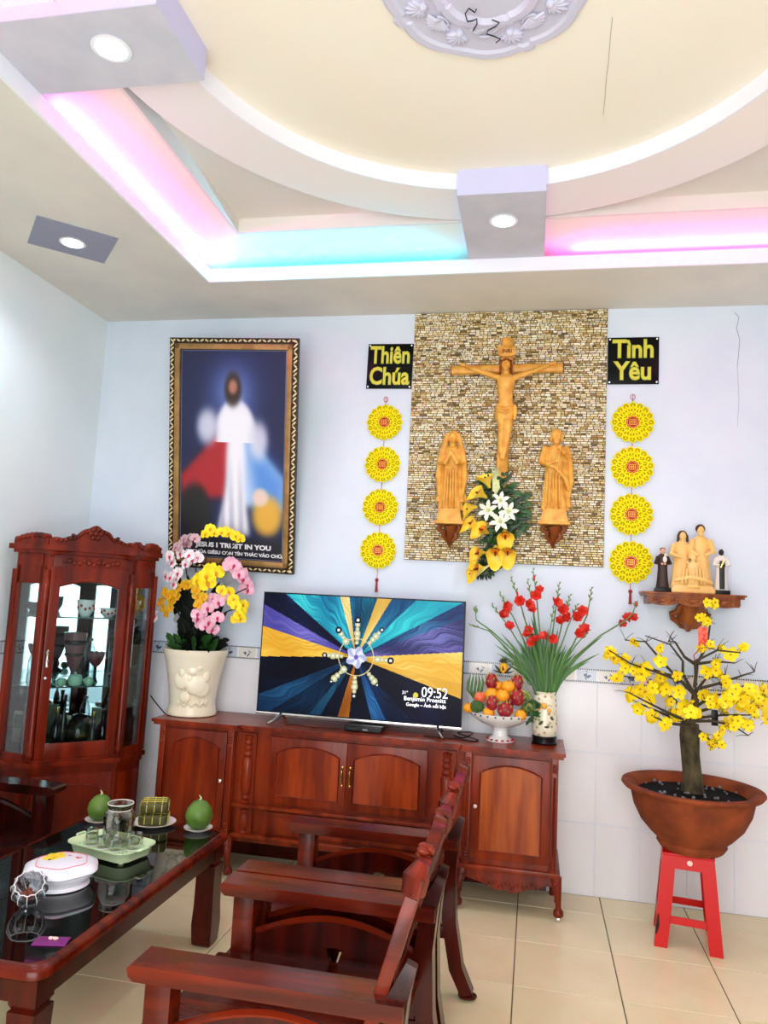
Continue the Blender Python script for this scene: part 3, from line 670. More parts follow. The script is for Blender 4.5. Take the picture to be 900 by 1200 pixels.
def tv_print(U, V):
    x = (U-.485)*16/9; y = V-.5; r = np.hypot(x, y)+1e-6; a = np.degrees(np.arctan2(y, x)) % 360
    rs = np.random.RandomState(3); fine = rs.rand(1441); fine2 = np.convolve(rs.rand(1500), np.ones(9)/9, 'same')
    aw = (a+3*np.sin(r*7)+1.5*np.sin(r*23+a*.3)) % 360; fine3 = np.convolve(rs.rand(1500), np.ones(4)/4, 'same'); st = fine3[(aw*4).astype(int)]*.9+fine2[(aw*4).astype(int)]*1.3-.6; st = st*(1+.5*np.sin(r*9+a*.1))
    secs = [(0, 6, (245, 190, 70), (255, 222, 120)), (6, 10, (40, 36, 90), (120, 110, 190)), (10, 22, (22, 20, 60), (120, 118, 190)), (22, 29, (25, 40, 90), (60, 120, 170)), (29, 45, (30, 150, 180), (60, 225, 225)), (45, 60, (15, 60, 110), (30, 130, 170)), (60, 72, (210, 160, 60), (255, 226, 130)), (72, 86, (12, 50, 80), (30, 150, 180)), (86, 100, (8, 40, 70), (20, 110, 150)), (100, 109, (215, 175, 90), (255, 235, 160)), (109, 128, (20, 90, 140), (50, 200, 215)), (128, 143, (20, 120, 160), (70, 220, 225)), (143, 155, (8, 10, 28), (24, 34, 80)), (155, 166, (60, 56, 140), (130, 120, 210)), (166, 183, (225, 160, 40), (255, 215, 90)), (183, 203, (3, 5, 16), (8, 14, 36)), (203, 214, (6, 30, 60), (30, 80, 120)), (214, 232, (3, 6, 20), (10, 40, 70)), (232, 240, (10, 40, 70), (30, 90, 120)), (240, 255, (3, 6, 20), (8, 22, 50)), (255, 266, (120, 60, 10), (225, 140, 50)), (266, 288, (3, 5, 18), (8, 16, 44)), (288, 300, (10, 34, 80), (40, 110, 170)), (300, 316, (4, 10, 30), (14, 44, 90)), (316, 343, (4, 5, 20), (16, 18, 50)), (343, 350, (225, 165, 50), (250, 205, 100)), (350, 360.1, (240, 180, 60), (255, 215, 110))]
    out = np.zeros(U.shape+(3,))
    for a0, a1, c0, c1 in secs:
        k = (a >= a0) & (a < a1); t = np.clip(st, 0, 1); out[k] = lerp(np.array(c0, float), np.array(c1, float), t)[k]
    dark = np.clip((.16-r)/.16, 0, 1); out *= (1-.35*dark)[..., None]
    ring = np.abs(r-.155) < .0035; out[ring] = (235, 215, 150)
    for ad, n_, r0, big in ((90, 6, .12, 1), (48, 5, .17, 1), (-2, 4, .19, 1), (-48, 4, .18, 1), (-90, 5, .17, 1), (-134, 5, .15, 1), (180, 5, .13, 1), (128, 4, .16, 1)):
        for k in range(n_):
            rr = r0+.038*k; cx_, cy_ = rr*math.cos(math.radians(ad)), rr*math.sin(math.radians(ad)); s_ = .017+.006*((k*7+int(abs(ad))) % 3)
            d = np.hypot(x-cx_, y-cy_); out[d < s_] = (200, 200, 150) if k < n_-1 else (20, 24, 50); out[(d < s_*.45)] = (250, 245, 225)
    fr = .082+.013*np.cos(np.radians(a)*5+.5); k = r < fr; sh = .5+.5*np.cos(np.radians(a)*5+.5+3*r/.08); out[k] = (np.array([176, 184, 226.])[None]*(1-sh[k][:, None])+np.array([246, 246, 255.])[None]*sh[k][:, None])
    k = r < .02; out[k] = (110, 90, 190)
    sun = np.hypot((U-.785)*16/9, V-.222) < .022; out[sun] = (235, 215, 90)
    return np.clip(out/255, 0, 1)
def television():
    x0, x1 = -1.632, -.392; z0, z1 = .918, 1.638; y = -.255
    t = thing('television', 'large flat television showing coloured rays on the sideboard', 'television', ((x0+x1)/2, y, .8605))
    MB().box(x0, x1, y, y+.022, z0, z1, bev=.003).box(x0+.2, x1-.2, y+.02, y+.06, z0+.04, z1-.25, bev=.01).build('casing', BLACK, t)
    MB().box(x0-.001, x1+.001, y-.004, y+.024, z0-.014, z0+.002, bev=.002).build('bottom_bezel', CHROME, t)
    scr = grid_print('screen', x0+.008, x1-.008, z0+.008, z1-.008, y-.0015, 320, 180, tv_print, vcolmat('screen_print', .3, emit=.6), t)
    wt = mat('screen_text', (250, 250, 255), .5, emit=.7)
    def txt(s, px, py, size, **k):
        p = at(px, py, y); text_mesh(s, size, Matrix.Translation((p.x, y-.003, p.z))@STAND, 'screen_text', wt, t, .0003, **k)
    txt('09:52', 493.5, 816.5, .083, sx=.85); txt('31°', 471, 813, .026); txt('Benjamin Prosnitz', 522.5, 824, .034, align='RIGHT', offset=.0002); txt('Google – Ảnh nổi bật', 522.5, 830.5, .026, align='RIGHT', offset=.0003)
    for lx in (-1.47, -.53):
        s_ = -1 if lx < -1 else 1
        for yy in (-.12, .12):
            MB().tube([(lx, y+.012, z0), (lx+s_*.015, y+.012+yy*.5, z0-.025), (lx+s_*.05*(1 if yy < 0 else .3), y+.012+yy, .868)], [.011, .009, .007], 8).build('leg', CHROME, t)
television()
t = thing('set_top_box', 'small black box on the sideboard under the television', 'set-top box', (-.95, -.27, .86))
MB().box(-1.06, -.84, -.34, -.20, .862, .895, bev=.004).build('casing', BLACK, t)
MB().box(-1.05, -.85, -.3415, -.339, .868, .888).build('front_panel', mat('smoked', (30, 32, 36), .1), t)
q = MB()
for k in range(4): q.ell((-1.03+.015*k, -.3422, .878), (.002, .001, .002), 6, 4)
q.box(-.95, -.92, -.3425, -.3415, .872, .882).build('buttons', mat('grey_btn', (120, 122, 126), .4), t)
def cable(label, pts, r=.0035):
    q = MB(); P = [Vector(p) for p in pts]; out = []
    for i in range(len(P)-1):
        p0, p1, p2, p3 = P[max(i-1, 0)], P[i], P[i+1], P[min(i+2, len(P)-1)]
        for k in range(5):
            s_ = k/5; out.append(.5*((2*p1)+(p2-p0)*s_+(2*p0-5*p1+4*p2-p3)*s_*s_+(3*p1-p0-3*p2+p3)*s_**3))
    out.append(P[-1]); tag(q.tube(out, r, 6).build('cable', BLACK, loc=P[0]), label, 'cable')
zc = .8645
cable('black cable curled between the television and the fruit bowl', [(-.44, -.19, zc), (-.38, -.26, zc), (-.33, -.2, zc+.02), (-.36, -.13, zc+.015), (-.42, -.16, zc+.01), (-.35, -.24, zc+.006), (-.29, -.29, zc), (-.33, -.33, zc), (-.42, -.31, zc), (-.6, -.3, zc)])
cable('thin black cable lying left of the set-top box', [(-1.06, -.28, zc), (-1.15, -.31, zc), (-1.26, -.33, zc), (-1.36, -.3, zc), (-1.42, -.33, zc)], .003)
cable('black power cord hanging on the tiled wall beside the sideboard', [(-2.46, -.008, .92), (-2.40, -.008, .86), (-2.33, -.008, .80), (-2.25, -.008, .745), (-2.19, -.008, .71)], .004)

# ------------------------------------------------------------------ armchairs
def armchair(label, loc, rz, group):
    t = thing('armchair', label, 'armchair', loc, rz, group)
    B = lambda mb, n, m, par=t: mb.build(n, m, par, world=False)
    w2 = .363
    # local frame: front is -X, width along Y
    for s_ in (-1, 1):
        y0, y1 = (w2-.115, w2) if s_ > 0 else (-w2, -w2+.115)
        B(MB().prism([(-.375, .598), (.35, .598), (.35, .64), (-.385, .64), (-.395, .63), (-.39, .61)], y0, y1, 'xz'), 'armrest', W_ARM)
        yc = (y0+y1)/2
        B(MB().box(-.35, -.275, yc-.036, yc+.036, 0, .60, bev=.006), 'front_leg', W_ARM)
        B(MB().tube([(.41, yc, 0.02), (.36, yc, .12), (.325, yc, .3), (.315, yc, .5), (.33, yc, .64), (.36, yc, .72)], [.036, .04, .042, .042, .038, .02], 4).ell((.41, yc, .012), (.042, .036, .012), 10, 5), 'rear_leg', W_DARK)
        n = 16; pn = [(-.27, .27), (.29, .27)]+[(.29-.56*k/n, .47+.07*math.sin(PI*k/n)) for k in range(n+1)]
        # the arched side board, with an hourglass opening between its two halves
        hl = [(-.27, .27), (.01, .27), (.01, .34), (-.014, .345), (.0, .40), (-.018, .455), (.01, .46)]+[(.01, .541)]+[(a, b) for a, b in pn[2:] if a < -.01]
        hr = [(.29, .27)]+[(a, b) for a, b in pn[2:] if a > .02]+[(.01, .541), (.01, .46), (.038, .455), (.02, .40), (.034, .345), (.01, .34), (.01, .27)]
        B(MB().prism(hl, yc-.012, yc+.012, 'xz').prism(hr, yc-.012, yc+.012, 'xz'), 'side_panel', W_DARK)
        B(MB().tube([(a, yc, b+.004) for a, b in pn[2:]], .014, 6), 'arch_rail', W_ARM)
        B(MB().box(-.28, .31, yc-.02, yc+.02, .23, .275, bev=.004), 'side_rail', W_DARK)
    B(MB().box(-.385, .30, -w2+.11, w2-.11, .385, .415, bev=.006).box(-.36, .30, -w2+.06, w2-.06, .385, .41), 'seat', W_ARM)
    n = 20; ap = [(-w2+.1, .387), (w2-.1, .387)]+[((w2-.1)-(2*w2-.2)*k/n, .30+.04*math.sin(PI*k/n)) for k in range(n+1)]
    B(MB().prism(ap, -.335, -.31, 'yz'), 'front_apron', W_ARM)
    # leaning back
    lean = math.atan2(.17, .60); MBk = TR(.215, 0, .40, 0, lean)
    for s_ in (-1, 1):
        y = s_*(w2-.075)
        B(MB(MBk).box(-.018, .02, y-.03, y+.03, -.06, .50, bev=.006), 'back_post', W_ARM)
        B(MB(MBk).tube([(-.0, y, .50), (-.005, y-s_*.005, .54), (0, y-s_*.02, .575)], [.032, .036, .02], 8), 'post_finial', W_CARV)
    n = 40; L = w2-.03
    def top(u): return .56+.05*math.exp(-(u/.42)**4)+.012*math.cos(u*PI*3)
    cr = [(-L+.02, .49), (L-.02, .49)]+[((1-2*k/n)*(L-.02), top(1-2*k/n)) for k in range(n+1)]
    cs = B(MB(MBk).prism(cr, -.016, .018, 'yz'), 'crest_rail', W_ARM)
    for u in (-.55, .55):
        q = MB(MBk)
        for k in range(7): q.ell((-.012+.012*(k % 2), u*L+.016*math.cos(k*1.3), top(u)+.004+.014*math.sin(k*1.3)), (.018, .014, .012), 8, 6)
        B(q, 'carved_scroll', W_CARV, cs)
    for u in (-.5, 0, .5): B(MB(MBk).prism([(u*L-.07, .12), (u*L-.04, .3), (u*L-.07, .495), (u*L+.07, .495), (u*L+.04, .3), (u*L+.07, .12)], -.008, .010, 'yz'), 'back_splat', W_DARK)
    B(MB(MBk).box(-.014, .016, -L+.04, L-.04, .06, .125, bev=.005), 'lower_back_rail', W_ARM)
    return t
a1 = armchair('glossy mahogany armchair nearest the camera, its wide armrest at the bottom', (-.64, -2.38, 0), 0, None)
dup(a1, (-.64, -1.64, 0), 0, 'glossy mahogany armchair right behind the nearest one, closer to the sideboard')
a3 = dup(a1, (-2.66, -1.53, 0), PI, 'mahogany armchair in painted shade on the far side of the table beside the corner cabinet')
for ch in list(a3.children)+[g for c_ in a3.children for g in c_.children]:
    if ch.type == 'MESH': ch.material_slots[0].link = 'OBJECT'; ch.material_slots[0].material = wood('shaded_mahogany', (52, 8, 4), (20, 3, 2), .22, .3)  # shade on this chair is painted in, as a darker copy of the wood

# ------------------------------------------------------------------ coffee table
def coffee_table():
    x0, x1, y0, y1 = -2.14, -1.39, -2.58, -1.14; ZT = .5
    t = thing('coffee_table', 'long mahogany coffee table with a black glass top', 'table', ((x0+x1)/2, (y0+y1)/2, 0))
    def rr(x0, x1, y0, y1, r, n=6):
        out = []
        for cx, cy, a0 in ((x1-r, y1-r, 0), (x0+r, y1-r, PI/2), (x0+r, y0+r, PI), (x1-r, y0+r, PI*1.5)):
            for k in range(n+1): a = a0+PI/2*k/n; out.append((cx+r*math.cos(a), cy+r*math.sin(a)))
        return out
    def ring(ox, z): return [(x, y, z) for x, y in rr(x0-ox, x1+ox, y0-ox, y1+ox, .055)]
    MB().loft([ring(-.035, .455), ring(-.012, .455), ring(0, .465), ring(0, .485), ring(-.008, .497), ring(-.03, .500), ring(-.03, .492)]).build('top_frame', W_ARM, t, 50)
    MB().prism(rr(x0+.03, x1-.03, y0+.03, y1-.03, .03), .485, .4985, 'xy').build('glass_top', DARKGLASS, t)
    for (a, b, c, d) in ((x0+.06, x1-.06, y0+.03, y0+.055), (x0+.06, x1-.06, y1-.055, y1-.03), (x0+.03, x0+.055, y0+.06, y1-.06), (x1-.055, x1-.03, y0+.06, y1-.06)):
        MB().box(a, b, c, d, .385, .455).build('apron', W_DARK, t)
    pr = [(.030, 0), (.044, .012), (.046, .03), (.05, .1), (.046, .18), (.045, .30), (.047, .36), (.038, .365), (.046, .38), (.044, .455)]
    for x in (x0+.07, x1-.07):
        for y in (y0+.07, y1-.07):
            MB().loft([[(x+sx*r, y+sy*r, z) for sx, sy in ((-1, -1), (1, -1), (1, 1), (-1, 1))] for r, z in pr]).build('leg', W_DARK, t, 20)
coffee_table()

# ------------------------------------------------------------------ red stool with the potted apricot tree
def red_stool():
    t = thing('plastic_stool', 'red plastic stool carrying the clay pot with the yellow tree', 'stool', (.80, -.43, 0), math.radians(-8))
    rm = mat('red_plastic', (196, 8, 10), .35, spec=.35)
    hb, ht, Z = .158, .120, .435
    def face(k):
        # one trapezoid side with a window and an open foot, legs are its two arms
        M = Matrix.Rotation(k*PI/2, 4, 'Z')
        def P(u, z):       # u -1..1 across
            h = hb+(ht-hb)*z/Z; return (u*h, -h, z)
        return M, P
    def bar(M, P, quads, name, th=.006):
        q = MB()
        for (u0a, z0, u1a, u0b, z1, u1b) in quads:
            a = [P(u0a, z0), P(u1a, z0), P(u1b, z1), P(u0b, z1)]; b = [(x*(1-.02), y+th, z) for x, y, z in a]
            q.add(a+b, [(0, 1, 2, 3), (7, 6, 5, 4), (0, 4, 5, 1), (1, 5, 6, 2), (2, 6, 7, 3), (3, 7, 4, 0)], M)
        return q.build(name, rm, t, world=False, smooth=None)
    for k in range(4):
        M, P = face(k)
        bar(M, P, [(-1, 0, -.62, -1, .13, -.56)], 'leg'); bar(M, P, [(.62, 0, 1, .56, .13, 1)], 'leg')
        bar(M, P, [(-1, .13, -.56, -1, .37, -.50)], 'leg'); bar(M, P, [(.56, .13, 1, .50, .37, 1)], 'leg')
        bar(M, P, [(-.60, .115, .60, -.58, .15, .58)], 'crossbar'); bar(M, P, [(-1, .37, 1, -1, .435, 1)], 'upper_rail')
    MB().box(-ht-.002, ht+.002, -ht-.002, ht+.002, .428, .440, bev=.004).build('seat', rm, t, world=False)
    M, P = face(0); x, y, z = P(.05, .405)
    MB().lathe([(0, 0), (.013, 0), (.013, .002), (0, .002)], 16, M=TR(x, y-.001, z, PI/2)).build('sticker', mat('sticker', (235, 205, 190), .5), t, world=False)
    MB().tube([(-.148, -.155, .06), (-.142, -.151, .10), (-.138, -.147, .15)], [.004, .009, .003], 6).build('dark_stain', mat('burn', (50, 10, 10), .6), t, world=False)
red_stool()
def apricot():
    c = Vector((.82, -.43, .4405))
    t = thing('apricot_tree', 'yellow flowering apricot tree in a wide clay pot on the stool', 'potted tree', c)
    cl = mat('terracotta', (146, 70, 36), .8, c2=(110, 52, 30), spec=.2, scale=7, bump=.3, bscale=30)
    prof = [(.145, 0), (.155, .008), (.17, .03), (.165, .045), (.20, .075), (.25, .13), (.285, .20), (.30, .265), (.30, .285), (.335, .29), (.348, .305), (.345, .315), (.30, .312), (.275, .295), (.26, .25), (0, .25)]
    MB().lathe(prof, 56, c).build('pot', cl, t, 40)
    sl = mat('wet_soil', (8, 6, 4), .85, bump=.5, bscale=40, spec=.15)
    MB().lathe([(0, .285), (.1, .283), (.27, .27), (.27, .255), (0, .255)], 40, c, wob=lambda a, z: 1).build('soil', sl, t)
    pb = MB()
    for k in range(46):
        a, r = random.random()*2*PI, .26*math.sqrt(random.random()); pb.ell(c+Vector((r*math.cos(a), r*math.sin(a), .285)), (.005+.004*random.random(),)*3, 6, 4)
    pb.build('pebble', mat('pebble_grey', (120, 124, 128), .4), t, kind='stuff')
    bark = mat('bark', (96, 84, 52), .9, c2=(48, 40, 26), scale=18, bump=1, bscale=35, stretch=(1, 1, .6))
    base = c+Vector((.005, .0, .28))
    def P(px, py, Y=-.43): return at(px, py, Y)
    tr = [base+Vector((0, 0, -.01)), P(811, 905), P(809, 885), P(808, 862), P(808, 848)]
    MB().tube(tr, [.060, .047, .046, .050, .046], 16).build('trunk', bark, t, 60)
    thin = mat('twig', (70, 60, 46), .9)
    tops = P(808, 850)
    MB().tube([tops, P(813, 835), P(815, 815), P(815, 808)], [.026, .022, .02, .013], 10).build('upper_trunk', bark, t, 60)
    br = {}
    ends = [[(812, 812), (785, 785), (757, 752), (733, 750)], [(812, 812), (795, 795), (760, 783), (745, 780), (720, 768)], [(812, 812), (800, 790), (801, 775), (785, 755), (757, 745)],
            [(814, 806), (816, 778), (828, 755), (832, 730), (828, 712)], [(816, 790), (815, 775), (840, 762), (868, 765)], [(816, 778), (838, 775), (862, 777)], [(814, 808), (845, 800), (868, 792), (884, 787)],
            [(812, 830), (835, 815), (860, 812), (890, 812)], [(812, 836), (840, 828), (870, 822), (899, 832)], [(808, 845), (835, 845), (858, 850), (877, 862)], [(808, 848), (780, 838), (757, 828), (745, 822)],
            [(806, 846), (785, 836), (765, 826), (738, 812)], [(806, 842), (790, 820), (770, 805), (750, 795), (728, 792)], [(806, 850), (785, 848), (766, 840)], [(810, 850), (826, 862), (836, 872)], [(814, 812), (828, 795), (850, 790)],
            [(812, 812), (800, 800), (775, 790), (740, 778), (714, 762)], [(812, 842), (845, 838), (880, 838)], [(815, 778), (803, 770), (790, 752), (783, 752)]]
    for i, e in enumerate(ends):
        dy = [0, .16, -.14, .1, -.17, .06, -.08][i % 7]; n = len(e)
        pts = []
        for j, (px, py) in enumerate(e):
            pts.append(P(px+random.uniform(-1, 1), py, -.43+dy*j/(n-1)))
        MB().tube(pts, [.0085*(1-.75*j/(n-1))+.001 for j in range(n)], 6).build('branch', thin, t)
    tw = MB()
    FL = [(170,612),(293,635),(60,650),(75,685),(120,700),(100,775),(180,740),(215,730),(295,700),(300,775),(375,768),(150,870),(195,920),(200,830),(250,830),(280,835),(320,840),(245,880),(255,955),(345,890),(385,845),(410,910),(360,950),(330,985),(500,865),(530,905),(460,940),(520,745),(560,750),(600,800),(640,870),(670,880),(740,880),(720,920),(650,970),(610,1000),(690,990),(740,950),(780,830),(790,880),(800,960),(505,1050),(540,1090),(580,1090),(680,635),(530,620),(485,640),(580,640),(625,670),(480,495),(520,510),(510,430),(545,430),(555,705),(540,880),(560,900),(620,860),(700,860),(600,890),(680,910),(760,870),(630,1000),(560,1060),(430,905),(405,930),(300,790),(140,720),(170,745),(210,760),(230,735),(440,940),(640,1010),(705,1000),(770,910),(580,1020),(160,850),(520,880),(590,930),(720,840),(650,830)]
    fy = mat('apricot_yellow', (254, 224, 10), .5); fc = mat('apricot_core', (190, 110, 10), .6)
    def bloom(s_):
        q = MB()
        for k in range(5):
            a = k*2*PI/5; vs = [(0, 0, 0)]
            for (r, w_, z) in ((.35, .30, .05), (.75, .42, .14), (1.0, .2, .22)):
                for sg in (-1, 1): vs.append((math.cos(a)*r*s_-math.sin(a)*w_*s_*sg, math.sin(a)*r*s_+math.cos(a)*w_*s_*sg, z*s_))
            q.add(vs, [(0, 1, 2), (1, 3, 4, 2), (3, 5, 6, 4)])
        return q.mesh('blossom', fy, 60)
    bms = [bloom(.024), bloom(.031), bloom(.038)]; core = MB().ell((0, 0, .004), .005, 6, 4).mesh('stamens', fc, 60)
    rs = random.Random(5); fwd = Vector((0, -CD, CH))
    for i, (fx, fz) in enumerate(FL):
        for r_ in range(2 if i % 2 else 3):
            px, py = 700+fx/4+rs.uniform(-3.2, 3.2)*(r_ > 0), 600+fz/4+rs.uniform(-3.2, 3.2)*(r_ > 0)
            dist = abs(px-812)/90; p = P(px, py, -.43+rs.uniform(-1, 1)*.16*(1-.6*min(1, dist))-.02)
            d = Vector((rs.uniform(-.9, .9), -1+rs.uniform(-.2, .6), rs.uniform(-.5, .8)))
            o = inst('blossom', bms[rs.choice((0, 1, 1, 2)) if 640 < fz < 1010 else 0], t, Matrix.Translation(p-c)@aim(d, rs.random()*6))
            inst('stamens', core, o)
            tgt = p+Vector(((.0 if px < 812 else -.0)+(812-px)*.0004, .0, -.012-rs.random()*.02)); tw.tube([p, p.lerp(tgt, .5)+Vector((0, .01, 0)), tgt], .0015, 4)
    for k in range(110):
        e = ends[k % len(ends)]; j = rs.randrange(1, len(e)); px, py = e[j]; p = P(px, py, -.43+[0, .16, -.14, .1, -.17, .06, -.08][(k % len(ends)) % 7]*j/(len(e)-1))
        d = Vector((rs.uniform(-1, 1), rs.uniform(-.5, .5), rs.uniform(-.2, 1))).normalized()*rs.uniform(.03, .08); tw.tube([p, p+d*.6+Vector((0, 0, .005)), p+d], [.0025, .0018, .0012], 4)
    tw.build('twigs', thin, t, kind='stuff')
    lv = MB(); bd = MB()
    for k in range(70):
        fx, fz = rs.choice(FL); p = P(700+fx/4+rs.uniform(-5, 5), 600+fz/4+rs.uniform(-5, 5), -.43+rs.uniform(-.12, .12)); M_ = Matrix.Translation(p)@aim((rs.uniform(-1, 1), rs.uniform(-1, 0), rs.uniform(-.3, 1)))
        if k % 2: lv.add([(0, 0, 0), (.005, 0, .012), (0, 0, .028), (-.005, 0, .012)], [(0, 1, 2, 3)], M_)
        else: bd.ell((0, 0, .005), (.004, .004, .007), 6, 4, M=M_)
    lv.build('leaves', mat('young_leaf', (110, 120, 40), .5), t, kind='stuff'); bd.build('buds', mat('bud_green', (120, 130, 50), .5), t, kind='stuff')
    # hanging tags
    rd = mat('red_paper', (214, 40, 30), .5, c2=(240, 120, 80), scale=60)
    a = P(824, 735); b = P(822, 757)
    MB().box(a.x-.024, a.x+.022, a.y-.002, a.y+.001, b.z, a.z).build('red_envelope', rd, t)
    MB().tube([b, b+Vector((-.02, 0, -.03)), P(813, 768), P(815, 778)], .003, 5).build('red_string', mat('string_red', (190, 30, 30), .6), t)
    a = P(755, 785, -.5); MB().box(a.x-.012, a.x+.014, a.y-.002, a.y, a.z-.07, a.z+.01).build('pink_tag', mat('tag_pink', (230, 170, 140), .5), t)
    a = P(838, 832, -.40); MB().box(a.x-.018, a.x+.014, a.y-.008, a.y+.008, a.z-.08, a.z, bev=.003).build('black_tag', BLACK, t)
apricot()
# ------------------------------------------------------------------ stone panel on the wall
def stone_panel():
    x0, x1, z0, z1 = -.812, .398, 1.882, 3.484
    t = thing('stone_panel', 'tall wall panel of tiny split stones behind the crucifix', 'stone panel', ((x0+x1)/2, 0, z0))
    MB().box(x0, x1, -.008, -.0005, z0, z1).build('backing', mat('panel_joint', (92, 80, 52), .9), t, smooth=None)
    M = bpy.data.materials.new('split_stone'); M.use_nodes = True; nt = M.node_tree; b = nt.nodes['Principled BSDF']; b.inputs['Roughness'].default_value = .45
    g = nt.nodes.new('ShaderNodeNewGeometry'); r = nt.nodes.new('ShaderNodeValToRGB'); cr = r.color_ramp; cr.interpolation = 'CONSTANT'
    cols = [(0, (236, 218, 166)), (.16, (214, 188, 128)), (.34, (248, 240, 214)), (.50, (190, 158, 96)), (.58, (240, 224, 184)), (.72, (160, 128, 74)), (.78, (244, 232, 200)), (.88, (214, 204, 190)), (.95, (120, 98, 60))]
    cr.elements[0].position = 0; cr.elements[0].color = lin(cols[0][1]); cr.elements[1].position = cols[1][0]; cr.elements[1].color = lin(cols[1][1])
    for p_, c_ in cols[2:]: e = cr.elements.new(p_); e.color = lin(c_)
    nt.links.new(g.outputs['Random Per Island'], r.inputs[0]); nt.links.new(r.outputs[0], b.inputs['Base Color'])
    rs = random.Random(11); q = MB(); z = z0+.001
    while z < z1-.008:
        h = rs.uniform(.010, .0165); h = min(h, z1-z); x = x0+.001-rs.uniform(0, .02); first = True
        while x < x1:
            w_ = rs.uniform(.016, .045); a = max(x, x0-.002*rs.random()); c = min(x+w_, x1+.002*rs.random()); d = -.011-.009*rs.random()
            if c-a > .006:
                g_ = .0016; e1, e2 = rs.uniform(-.002, .002), rs.uniform(-.002, .002)
                vs = [(a+g_, -.004, z+g_), (c-g_, -.004, z+g_), (c-g_, -.004, z+h-g_), (a+g_, -.004, z+h-g_), (a+g_+.001, d+e1, z+g_+.001), (c-g_-.001, d+e2, z+g_+.001), (c-g_-.001, d-e1, z+h-g_-.001), (a+g_+.001, d-e2, z+h-g_-.001)]
                q.add(vs, [(4, 5, 6, 7), (0, 1, 5, 4), (1, 2, 6, 5), (2, 3, 7, 6), (3, 0, 4, 7)])
            x += w_
        z += h
    q.build('stones', M, t, smooth=None, kind='stuff')
stone_panel()

# ------------------------------------------------------------------ framed print, leaning forward from the wall
def picture_print(U, V):
    # soft field of colour standing in for the printed picture: pale column on navy, red and blue flanks
    asp = 1.42/.80; x = (U-.5); y = V*asp
    out = np.zeros(U.shape+(3,)); out[:] = (14, 22, 66)
    def blend(mask, c):
        m_ = np.clip(mask, 0, 1)[..., None]; out[:] = out*(1-m_)+np.array(c, float)*m_
    blend(np.exp(-((x/.22)**2+((y-1.42)/.25)**2))*.75, (120, 150, 225))
    s_ = lambda v, w_=.015: 1/(1+np.exp(-np.clip(v/w_, -40, 40)))
    def poly(pts, soft=.012):
        d = np.full(U.shape, 9.)
        for i in range(len(pts)):
            (ax, ay), (bx, by) = pts[i], pts[(i+1) % len(pts)]; ex, ey = bx-ax, by-ay; L = math.hypot(ex, ey)
            d = np.minimum(d, ((U-ax)*ey-(V-ay)*ex)/L)
        return s_(d, soft)
    # red field to the lower left, pale blue field to the lower right
    blend(poly([(.50, .68), (.44, .30), (.02, .26), (.0, .40)], .01)*.95, (172, 24, 32))
    blend(poly([(.52, .68), (1.0, .40), (1.0, .24), (.60, .26)], .01)*.95, (200, 222, 250)); k_ = poly([(.62, .62), (1.0, .40), (1.0, .24), (.74, .26)], .03); blend(k_*.85, (60, 128, 214))
    # pale column
    hw = .07+.10*np.clip((1.0-y)/1.0, 0, 1)+.012*np.sin(y*8); hw = np.where(y > 1.0, .19-.12*np.clip((y-1.12)/.24, 0, 1)**2, hw)
    col = s_(hw-np.abs(x-.015-.02*np.sin(y*2)), .012)*s_(y-.2)*s_(1.36-y, .02)
    blend(col, (236, 238, 246)); fold = (np.sin(x*70+y*3)*.5+.5)*np.clip((.9-y)/.6, 0, 1); blend(col*fold*.45, (120, 128, 165))
    sl = np.exp(-(((x+.24)/.11)**2+((y-1.13)/.16)**2)**2)+np.exp(-(((x-.25)/.10)**2+((y-1.02)/.17)**2)**2); blend(sl*.9, (214, 218, 234))
    hd = np.exp(-(((x-.0)/.085)**2+((y-1.45)/.15)**2)**3); blend(hd, (46, 30, 26)); fc = np.exp(-(((x-.0)/.045)**2+((y-1.47)/.065)**2)**2); blend(fc*.8, (196, 140, 110))
    # dark block lower left, yellow block lower right
    blend(np.exp(-(((x+.36)/.17)**2+((y-.36)/.28)**2)**4), (16, 16, 18))
    blend(np.exp(-(((x-.35)/.15)**2+((y-.38)/.18)**2)**3), (222, 170, 60)); blend(np.exp(-(((x-.28)/.08)**2+((y-.54)/.08)**2)**3), (226, 204, 190))
    blend(s_(.17-y, .02), (12, 14, 30))
    return np.clip(out/255, 0, 1)
